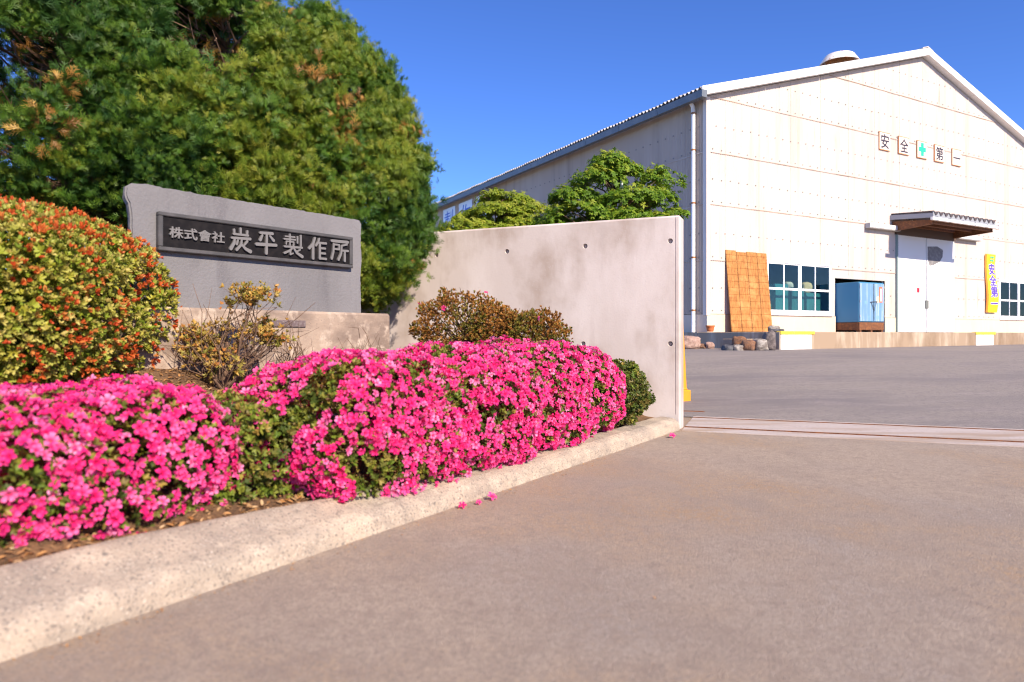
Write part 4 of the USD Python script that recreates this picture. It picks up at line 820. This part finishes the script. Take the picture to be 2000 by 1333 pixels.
azalea('rightmost pink azalea next to the dark green shrub', 4.54, 0.52, 0.46, 0.44, 0.08, 0.87, 7, 4200, 2000, noise_mask(7, 0.39, 0.44, 4.2, low_fade(0.08, 0.22)))
azalea('dark green azalea without blossoms at the end of the concrete wall', 5.30, 0.45, 0.52, 0.36, 0.10, 0.74, 8, 4600, 0, None, stems=50, stem_reach=1.05, leaves=[az_leaf[1], az_leaf[1], az_leaf[0]])

# ---- the rounded bush with red tips on the left
red_leaf = [LM('bush_leaf_green', [(0, (0.146, 0.203, 0.018)), (0.6, (0.260, 0.312, 0.030)), (1, (0.423, 0.390, 0.045))], trans=0.3),
            LM('bush_leaf_yellow', [(0, (0.288, 0.324, 0.050)), (0.6, (0.432, 0.396, 0.080)), (1, (0.552, 0.456, 0.140))], trans=0.35),
            LM('bush_leaf_red', [(0, (0.540, 0.072, 0.023)), (0.5, (0.624, 0.135, 0.032)), (1, (0.600, 0.288, 0.072))], trans=0.4)]
rb = np.random.default_rng(31)
def red_bush():
    c = np.array([-3.56, 4.30, 1.10]); env = blob(c, (1.20, 1.12, 0.72), 2.8, 0.14, 6.0, 12)
    r = rb; base = np.array([c[0], c[1], 0.42]); t = thing('rounded_bush', 'big rounded yellow-green bush with red leaf tips at the left edge', 'bush', base)
    low = np.clip((c[2] - env.vertices[:, 2]) / 0.74, 0, 1) ** 1.4; env.vertices[:, :2] = c[:2] + (env.vertices[:, :2] - c[:2]) * (1 - 0.30 * low)[:, None]
    env.vertices -= base
    sets = [(red_leaf[0], 0.034), (red_leaf[1], 0.032), (red_leaf[2], 0.031)]
    protos = []
    for i, (lm, ls) in enumerate(sets):
        for q in range(3): protos.append(('rosette', whorl(7 if i < 2 else 5, ls, ls * 0.46, 0.7 if i < 2 else 1.0, np.random.default_rng(300 + 7 * i + q)), lm))
    N = 34000
    p, n = sample(env, N, r); dep = np.where(r.uniform(size=N) < 0.36, 0.62 * r.uniform(0.2, 1, N), 0.13 * r.uniform(0, 1, N) ** 1.8); p = p - n * dep[:, None]
    nn = n + [0, 0, 0.45] + r.normal(0, 0.4, n.shape); R = frames(nn, r); sc = r.uniform(0.75, 1.25, N)
    w = meshkit.fbm((p + base) * 9.0, 3, 3) + r.normal(0, 0.08, N); kind = np.where((w > 0.565) & (dep < 0.06), 2, np.where(r.uniform(size=N) < 0.35 + 0.5 * (dep < 0.06), 1, 0))
    idx = kind * 3 + r.integers(0, 3, N); p = p + n * (0.02 * (kind == 2))[:, None]
    d = np.linalg.norm(p + base - EYE, axis=1) + 8 * dep + 2.0 * ((n * (p + base - EYE)).sum(1) > 0); near = np.argsort(d)[:300]
    for i in near:
        m = protos[idx[i]][1]; obj('leaf_rosette', trimesh.Trimesh((m.vertices * sc[i]) @ R[i].T + p[i], m.faces, process=False), protos[idx[i]][2], t)
    o = np.ones(N, bool); o[near] = False
    instancer(t, 'foliage', protos, p[o], R[o], sc[o], idx[o])
    tips, _ = sample(env, 60, r); tips = tips[tips[:, 2] > 0.2]
    obj('stems', limbs(np.zeros(3), tips * 0.92, r, 0.03, wob=0.06), twig_dark, t, kind='stuff')
red_bush()

# ---- two low bushes before the concrete wall
brown_leaf = [LM('brown_bush_leaf', [(0, (0.188, 0.075, 0.019)), (0.5, (0.319, 0.141, 0.030)), (1, (0.450, 0.215, 0.048))], trans=0.25),
              LM('olive_bush_leaf', [(0, (0.105, 0.105, 0.017)), (0.5, (0.210, 0.175, 0.028)), (1, (0.330, 0.210, 0.044))], trans=0.25)]
sh = np.random.default_rng(41)
e1_ = cat(blob((-0.47, 6.75, 1.10), (0.50, 0.40, 0.33), 2.2, 0.36, 7.0, 51), blob((-0.06, 6.7, 1.0), (0.42, 0.36, 0.26), 2.2, 0.36, 7.0, 52))
shrub('low_bush', 'brownish low bush with reddish tips before the concrete wall', 'bush', e1_, (-0.3, 6.75, 0.66), [brown_leaf[0], brown_leaf[0], brown_leaf[1]], 5200, 0.026, sh, 5, lambda p: 1.0 * (p[:, 2] > 1.2), 0.9, depth=0.2, stems=70, stem_reach=1.05, seedm=51, tilt=0.9)
e2_ = blob((0.20, 6.55, 0.94), (0.34, 0.30, 0.29), 2.2, 0.34, 7.0, 53)
shrub('low_bush', 'olive green low bush at the right side of the brownish one', 'bush', e2_, (0.26, 6.55, 0.6), [brown_leaf[1], brown_leaf[1], brown_leaf[0]], 2600, 0.026, sh, 2, lambda p: 1.0 * (p[:, 2] > 1.0), 0.9, depth=0.18, stems=36, stem_reach=1.05, seedm=53, tilt=0.9)

# ---- the sparse yellowing bush before the monument and two bare ones
yl = [LM('yellow_leaf', [(0, (0.418, 0.253, 0.050)), (0.5, (0.550, 0.356, 0.080)), (1, (0.462, 0.172, 0.050))], trans=0.35), LM('yellow_green_leaf', [(0, (0.22, 0.22, 0.04)), (0.6, (0.38, 0.30, 0.07)), (1, (0.50, 0.33, 0.10))], trans=0.35)]
def sparse_bush(label, x, y, pads, seed, nl, bare=30, spread=0.45, up=0.5, thick=0.010):
    r = np.random.default_rng(seed); z = float(soil_at(x, y)); base = np.array([x, y, z - 0.02])
    t = thing('sparse_bush', label, 'bush', base)
    tips, P, N_ = [], [], []
    for (dx, dz, dy, hx, hz, k) in pads:
        q = r.normal(0, 0.5, (k, 3)) * [hx, hx, hz] + [dx, dy, dz]; tips.append(q)
        for c in q:
            m = int(nl); P.append(c + r.normal(0, 0.030, (m, 3))); N_.append(np.tile(c * [0.6, 0.6, 1.0], (m, 1)))
    tips = np.vstack(tips) if tips else np.zeros((0, 3)); st = [limbs(np.zeros(3), tips, r, thick, mid=0.45, wob=0.05)] if len(tips) else []
    b = np.stack([r.normal(0, spread, bare), r.normal(0, spread * 0.6, bare), np.abs(r.normal(up, 0.14, bare))], 1)
    st.append(limbs(np.zeros(3), b, r, 0.007, mid=0.5, wob=0.04, r1=0.0015))
    for q in np.vstack([b, tips]):
        c = q * r.uniform(0.55, 0.9)
        st.append(tube([c, c + r.normal(0, 0.05, 3) + [0, 0, 0.04], c + r.normal(0, 0.08, 3) + [0, 0, 0.10]], [0.004, 0.003, 0.001], 3, cap=False))
    obj('branches', cat(*st), twig, t, kind='stuff')
    if P:
        P = np.vstack(P); N_ = np.vstack(N_); protos = []
        for i, lm in enumerate(yl): protos += [('rosette', whorl(6, 0.030, 0.013, 0.8, np.random.default_rng(seed + i)), lm)]
        instancer(t, 'leaves', protos, P, frames(N_ + r.normal(0, 0.4, N_.shape), r), r.uniform(0.7, 1.2, len(P)), r.integers(0, 2, len(P)))
sparse_bush('sparse bush with yellow-orange leaf tufts before the stone monument', -2.02, 4.80, [(0.19, 0.66, 0.0, 0.13, 0.06, 14), (-0.13, 0.33, 0.0, 0.14, 0.11, 14), (-0.02, 0.18, -0.05, 0.2, 0.1, 8), (0.20, 0.42, 0.05, 0.16, 0.08, 12), (0.32, 0.40, 0.0, 0.06, 0.05, 5), (-0.26, 0.30, 0.05, 0.10, 0.12, 6)], 61, 15, 46, 0.20, 0.34)
sparse_bush('bare brown twigs before the plaque of the plinth', -1.66, 5.15, [], 62, 0, 55, 0.13, 0.26)
sparse_bush('bare dark forked twigs at the right end of the plinth', -1.22, 5.55, [], 63, 0, 45, 0.13, 0.28, )

# ---- clipped conifers behind the monument
con = [LM('conifer_green', [(0, (0.038, 0.100, 0.011)), (0.5, (0.076, 0.158, 0.014)), (1, (0.130, 0.211, 0.023))], trans=0.3, patch=(0.8, (0.105, 0.145, 0.016), 0.55, 0.75)),
       LM('conifer_deep', [(0, (0.021, 0.065, 0.011)), (0.6, (0.042, 0.106, 0.014)), (1, (0.078, 0.143, 0.018))], trans=0.25),
       LM('conifer_bright', [(0, (0.107, 0.176, 0.016)), (0.6, (0.178, 0.235, 0.020)), (1, (0.262, 0.270, 0.032))], trans=0.35),
       LM('conifer_withered', [(0, (0.20, 0.09, 0.025)), (0.6, (0.36, 0.19, 0.04)), (1, (0.48, 0.30, 0.07))], trans=0.3)]
_rs = np.random.default_rng(71)
CON_PROTO = [('tuft', spray(10, 0.088, 0.0050, 0.36, _rs), con[k]) for k in (0, 0, 1, 1, 2, 2, 3)]
def conifer(label, x, y, prof, seed, n, warm=0.0, gap=0.36, lumps=0.11):
    """prof: (height, radius) pairs"""
    r = np.random.default_rng(seed); z = float(soil_at(x, y)); base = np.array([x, y, z])
    t = thing('conifer', label, 'tree', base)
    zs, rs = np.array(prof).T; nz, na = 60, 72
    def fn(u, v):
        zz = zs[0] + (zs[-1] - zs[0]) * u; rr = np.interp(zz, zs, rs); a = 2 * np.pi * v
        d = np.stack([np.cos(a) * rr, np.sin(a) * rr, zz], -1); k = meshkit.fbm(d * 1.5 + seed, 4, seed) - 0.5
        d[..., :2] *= (1 + 2 * lumps * k)[..., None]; return d
    env = grid(nz, na, fn)
    if env.face_normals[:, :2].ravel() @ env.triangles_center[:, :2].ravel() < 0: env.invert()
    # foliage grows in rounded clumps; between them one sees the dark inside, twigs and sky
    nc = int(n * 0.40); c0, cn = sample(env, nc, r); cf = meshkit.fbm((c0 + base) * [1.9, 1.9, 2.4], 3, seed + 5)
    k0 = cf + r.normal(0, 0.02, nc) > gap; c0, cn = c0[k0], cn[k0]; nc = len(c0)
    c0 = c0 - cn * (0.05 + 0.16 * r.uniform(0, 1, nc) ** 2)[:, None]
    per = 19; up = cn + np.array([0, 0, 0.55]); up /= np.linalg.norm(up, axis=1, keepdims=True)
    d = np.repeat(up, per, 0) + r.normal(0, 0.55, (nc * per, 3)); d /= np.linalg.norm(d, axis=1, keepdims=True)
    size = np.repeat(r.uniform(0.7, 1.5, nc), per)
    p = np.repeat(c0, per, 0) + d * (0.10 * size * r.uniform(0.4, 1.0, nc * per))[:, None]; m = len(p)
    R = frames(d + np.array([0, 0, 0.15]), r)
    ct = meshkit.fbm((c0 + base) * 1.3 + 4, 3, seed + 9) + r.normal(0, 0.05, nc) + warm
    tone = np.repeat(ct, per) + r.normal(0, 0.035, m) + 0.06 * d[:, 2]
    wc = (meshkit.fbm((c0 + base) * 2.6, 3, seed + 17) > 0.745) | (r.uniform(size=nc) < 0.006)
    wither = np.repeat(wc, per) & (r.uniform(size=m) < 0.7)
    idx = np.where(tone > 0.63, 4, np.where(tone > 0.47, 0, 2)) + r.integers(0, 2, m); idx[wither] = 6
    instancer(t, 'crown', CON_PROTO, p, R, size * r.uniform(0.8, 1.2, m), idx)
    # inner withered foliage and branches
    k = 900; q, qn = sample(env, k, r); q = q * np.array([1, 1, 1]); f = r.uniform(0.35, 0.8, k)[:, None]; q = np.column_stack([q[:, :2] * f, q[:, 2:]])
    instancer(t, 'inner_foliage', [('withered_tuft', spray(7, 0.13, 0.008, 0.5, np.random.default_rng(seed)), con[3]), ('dark_tuft', spray(7, 0.14, 0.010, 0.5, np.random.default_rng(seed + 1)), con[1])], q, frames(qn + r.normal(0, .5, qn.shape), r), r.uniform(0.7, 1.2, k), (r.uniform(size=k) < 0.7).astype(int))
    H = zs[-1]; obj('trunk', tube([(0, 0, -0.2), (0.03, 0, H * 0.25), (-0.03, 0.03, H * 0.55), (0.0, 0, H * 0.93)], [0.13, 0.11, 0.075, 0.015], 10), bark, t, smooth=True)
    tips, tn = sample(env, 170, r); ms = []
    for e in tips:
        e = e * [0.93, 0.93, 1]; b = np.array([0, 0, max(0.15, e[2] - r.uniform(0.25, 0.7) * np.hypot(e[0], e[1]))]); mid = b + (e - b) * 0.55 + r.normal(0, 0.06, 3) - [0, 0, 0.03]
        ms.append(tube([b, (b + mid) / 2 + r.normal(0, 0.03, 3), mid, e], [0.022, 0.017, 0.011, 0.003], 4, cap=False))
        for _ in range(3):
            s = b + (e - b) * r.uniform(0.4, 0.9); g = r.normal(0, 0.13, 3); ms.append(tube([s, s + g * 0.6 + [0, 0, .03], s + g], [0.006, 0.004, 0.002], 3, cap=False))
    obj('branches', cat(*ms), twig, t, kind='stuff')
conifer('dome-shaped clipped conifer right of the monument, touching the concrete wall', -2.15, 7.55, [(0.5, 0.58), (0.85, 0.98), (1.2, 1.10), (1.6, 1.13), (2.05, 1.08), (2.5, 0.94), (2.95, 0.74), (3.35, 0.48), (3.55, 0.28), (3.64, 0.05)], 81, 5600, warm=0.06, gap=0.36)
conifer('tall clipped conifer in the middle, straight behind the stone monument', -2.95, 7.05, [(1.25, 0.70), (1.6, 0.92), (2.0, 1.02), (2.6, 0.92), (3.1, 0.72), (3.67, 0.46), (4.1, 0.26), (4.4, 0.05)], 82, 5400, gap=0.43)
conifer('deep green clipped conifer at the left edge behind the rounded bush', -4.50, 6.90, [(1.35, 0.7), (1.7, 1.0), (2.2, 1.14), (3.0, 1.08), (3.7, 0.92), (4.4, 0.7), (4.9, 0.38), (5.2, 0.08)], 83, 6000, warm=-0.03, gap=0.43)
conifer('dark conifer in the back row, seen between the left and middle ones', -4.15, 8.65, [(1.5, 0.8), (2.0, 1.15), (3.0, 1.35), (4.0, 1.2), (4.8, 0.85), (5.4, 0.45), (5.7, 0.08)], 84, 4400, warm=-0.04, gap=0.36)

# ---- maples behind the concrete wall
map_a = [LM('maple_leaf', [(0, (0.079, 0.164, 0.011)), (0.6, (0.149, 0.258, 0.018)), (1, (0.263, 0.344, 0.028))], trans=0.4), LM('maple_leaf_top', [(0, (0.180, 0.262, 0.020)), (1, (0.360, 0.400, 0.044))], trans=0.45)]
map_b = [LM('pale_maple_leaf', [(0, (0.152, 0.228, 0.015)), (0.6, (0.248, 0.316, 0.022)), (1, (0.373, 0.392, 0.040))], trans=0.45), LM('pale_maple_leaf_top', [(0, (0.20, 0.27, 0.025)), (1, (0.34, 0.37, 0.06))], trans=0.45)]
def maple(label, x, y, pads, seed, mats, dens=215):
    """pads: flat layers of foliage (dx, dy, height, half width, half thickness)"""
    r = np.random.default_rng(seed); z = float(yard_z(np.array(max(0.0, (x - G0[0]) * GY[0] + (y - G0[1]) * GY[1])))); base = np.array([x, y, z]); t = thing('maple_tree', label, 'tree', base)
    P, N_, T = [], [], []; ms = []
    top = max(p[2] for p in pads) - z
    trunk = [(0, 0, -0.1), (0.03, 0.02, top * 0.3), (-0.04, 0.0, top * 0.6), (0.02, 0, top * 0.9)]
    obj('trunk', tube(trunk, [0.085, 0.07, 0.05, 0.02], 8), bark, t, smooth=True)
    for dx, dy, h, hw, ht in pads:
        c = np.array([dx, dy, h - z]); k = int(1.8 * dens * hw * hw * 9)
        a, rad = r.uniform(0, 2 * np.pi, k), np.sqrt(r.uniform(0, 1, k)); wob = 0.75 + 0.5 * meshkit.fbm(np.stack([np.cos(a) * 1.6 + seed, np.sin(a) * 1.6, 0 * a + dx * 3], -1), 3, 1)
        u = rad * wob; q = np.stack([np.cos(a) * u * hw, np.sin(a) * u * hw, (1 - u ** 2) * ht * 0.9 + r.normal(0, ht * 0.33, k) - 0.25 * u * ht], 1)
        holes_ = meshkit.fbm((q + c) * 4.2, 3, seed) > 0.43; q, u = q[holes_], u[holes_]
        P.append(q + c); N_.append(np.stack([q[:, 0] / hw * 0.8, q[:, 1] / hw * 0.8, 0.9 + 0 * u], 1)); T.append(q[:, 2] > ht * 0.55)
        b = np.array([0, 0, max(0.3, c[2] - 0.55 * np.hypot(dx, dy) - 0.25)])
        for _ in range(5):
            e = c + [r.uniform(-0.7, 0.7) * hw, r.uniform(-0.7, 0.7) * hw, 0]; m = (b + e) / 2 + [0, 0, 0.10] + r.normal(0, 0.04, 3)
            ms.append(tube([b, (b + m) / 2, m, e], [0.024, 0.018, 0.012, 0.003], 5, cap=False))
    obj('branches', cat(*ms), bark, t, kind='stuff')
    P, N_, T = np.vstack(P), np.vstack(N_), np.concatenate(T); k = len(P)
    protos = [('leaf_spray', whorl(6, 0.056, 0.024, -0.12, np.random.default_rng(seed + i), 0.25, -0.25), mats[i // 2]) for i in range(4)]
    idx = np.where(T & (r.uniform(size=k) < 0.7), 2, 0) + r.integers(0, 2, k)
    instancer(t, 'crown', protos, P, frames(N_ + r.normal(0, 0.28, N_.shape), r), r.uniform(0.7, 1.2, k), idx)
maple('deep green maple with layered crown behind the concrete wall', 1.62, 10.9, [(-0.05, 0, 3.72, 0.36, 0.16), (0.10, 0.1, 3.62, 0.40, 0.14), (0.72, 0.1, 3.48, 0.42, 0.15), (-0.25, -0.1, 3.45, 0.45, 0.15), (0.62, 0, 3.18, 0.4, 0.13), (-0.62, 0, 3.18, 0.45, 0.15), (0.25, -0.25, 3.10, 0.55, 0.15),
      (0.60, 0.0, 2.80, 0.42, 0.11), (0.98, 0.1, 2.95, 0.24, 0.07), (-0.55, -0.2, 2.88, 0.6, 0.15), (0.15, -0.3, 2.78, 0.6, 0.15), (-0.9, 0.1, 2.75, 0.45, 0.12), (0.3, -0.2, 2.58, 0.6, 0.10), (-0.4, 0.0, 2.5, 0.7, 0.10)], 91, map_a)
maple('pale yellow-green maple between the dark maple and the conifers', -0.28, 11.8, [(-0.02, 0, 3.34, 0.36, 0.13), (0.30, 0.1, 3.30, 0.40, 0.13), (0.62, 0.0, 3.12, 0.40, 0.12), (-0.45, 0, 2.98, 0.34, 0.12), (0.05, -0.2, 3.06, 0.55, 0.14), (-0.85, 0.1, 2.74, 0.36, 0.10), (0.5, -0.2, 2.86, 0.55, 0.13), (-0.4, -0.2, 2.82, 0.6, 0.13),
      (0.9, -0.1, 2.85, 0.4, 0.12), (0.0, -0.3, 2.70, 0.7, 0.12), (-0.9, 0.0, 2.66, 0.55, 0.12), (-1.3, 0.1, 2.55, 0.4, 0.1), (0.7, -.2, 2.6, .6, .12)], 92, map_b)
pole = thing('white_pole', 'thin white pole standing among the leaves of the deep green maple', 'pole', (1.72, 10.7, 0.1))
obj('pole', tube([(0, 0, 0), (0, 0, 3.32)], 0.02, 10), pipe_mat, pole, smooth=40)
obj('pole_cap', lathe([(0.0, 3.35), (0.026, 3.345), (0.026, 3.32), (0, 3.32)], 12), grey_trim, pole)

# ---- weeds, fallen blossoms, litter
r = np.random.default_rng(95)
w_ = thing('weed', 'bright green weed at the foot of the down pipe by the rocks', 'plant', (5.32, 19.6, 0.60))
obj('blades', cat(*[whorl(9, 0.22, 0.05, 0.9, r).apply_translation((r.normal(0, 0.05), r.normal(0, 0.05), 0.02 * i)) for i in range(5)]), map_b[0], w_)
for x, y, s, lab in ((-0.120, 4.13, 1.0, 'largest fallen pink blossom on the asphalt beside the kerb'), (-0.195, 4.02, 0.6, 'fallen pink petals between two other ones on the asphalt'), (-0.285, 3.93, 0.8, 'fallen pink blossom nearest the kerb on the asphalt'), (1.56, 6.63, 1.1, 'single fallen pink blossom by the end of the concrete wall')):
    t = thing('fallen_blossom', lab, 'flower', (x, y, 0.012))
    v, f, tn = BLOSSOMS[2]; R = frames(np.array([[0.3, -0.5, 0.8]]), r)[0]; v = (v * s) @ R.T; v[:, 2] -= v[:, 2].min() + 0.008; blossom_prim(t, 'blossom', v, f, tn)
# leaf litter on the soil and along the kerb foot
lit = [LM('litter', [(0, (0.30, 0.13, 0.04)), (0.5, (0.42, 0.22, 0.08)), (1, (0.20, 0.09, 0.04))], trans=0.1), LM('litter_dry', [(0, (0.42, 0.28, 0.14)), (1, (0.30, 0.16, 0.07))], trans=0.1)]
lv, lf = leaf(0.035, 0.016, 0.1, 0.5); lp = trimesh.Trimesh(lv - [0.017, 0, 0], lf, process=False)
n = 22000; t_ = r.uniform(-1.5, 5.8, n); v_ = 0.30 + 2.6 * r.uniform(0, 1, n); q = K(t_, v_); z = soil_at(q[:, 0], q[:, 1]) + 0.008
ok = ((q - WO) @ WN > 0.05) & (v_ > kerb_w(t_)); q, z = q[ok], z[ok]
instancer(None, 'leaf_litter', [('litter_leaf', lp, lit[0]), ('litter_leaf', lp, lit[1])], np.column_stack([q, z]), frames(np.column_stack([r.normal(0, .35, (len(q), 2)), np.ones(len(q))]), r), r.uniform(0.5, 1.2, len(q)), r.integers(0, 2, len(q)))
tag(stage.GetPrimAtPath('/World/leaf_litter'), 'dry brown leaf litter scattered over the soil of the bed', 'litter')
n = 70; rx, ry = r.uniform(-1.5, 5.0, n), r.uniform(2.0, 7.0, n); ok = ((np.column_stack([rx, ry]) - K0) @ KN < -0.03) & ((np.column_stack([rx, ry]) - G0) @ GY < -0.05); rx, ry = rx[ok], ry[ok]
instancer(None, 'road_litter', [('litter_leaf', lp, lit[0]), ('litter_leaf', lp, lit[1])], np.column_stack([rx, ry, np.full(len(rx), 0.005)]), frames(np.column_stack([r.normal(0, .3, (len(rx), 2)), np.ones(len(rx))]), r), r.uniform(0.15, 0.5, len(rx)), r.integers(0, 2, len(rx)))
tag(stage.GetPrimAtPath('/World/road_litter'), 'few tiny dry leaf bits strewn over the asphalt of the road', 'litter')
n = 500; t_ = r.uniform(-1.5, 6.0, n); v_ = -np.abs(r.normal(0, 0.05, n)) - 0.012; q = K(t_, v_)
instancer(None, 'kerb_grit', [('grit_leaf', lp, lit[0]), ('grit_leaf', lp, lit[1])], np.column_stack([q, np.full(n, 0.006)]), frames(np.column_stack([r.normal(0, .3, (n, 2)), np.ones(n)]), r), r.uniform(0.15, 0.45, n), r.integers(0, 2, n))
tag(stage.GetPrimAtPath('/World/kerb_grit'), 'fine dry leaf bits gathered along the foot of the kerb', 'litter')

# ---- groups of like things
for prim in stage.GetPrimAtPath('/World').GetChildren():
    for start, grp in (('azalea_shrub', 'azaleas in a row along the kerb'), ('conifer', 'clipped conifers behind the monument'), ('maple_tree', 'maples behind the concrete wall'), ('rock', 'rocks at the foot of the loading platform'),
                       ('slogan_plate', 'safety slogan plates on the gable'), ('letter_board', 'letter boards on the shaded hall side'), ('fallen_blossom', 'fallen blossoms on the asphalt'), ('gate_rail', 'rails across the entrance'),
                       ('low_bush', 'low bushes before the concrete wall'), ('sparse_bush', 'sparse bushes before the monument'), ('bundle', 'bundles on the lockers')):
        if prim.GetName().startswith(start): prim.SetCustomDataByKey('group', grp)
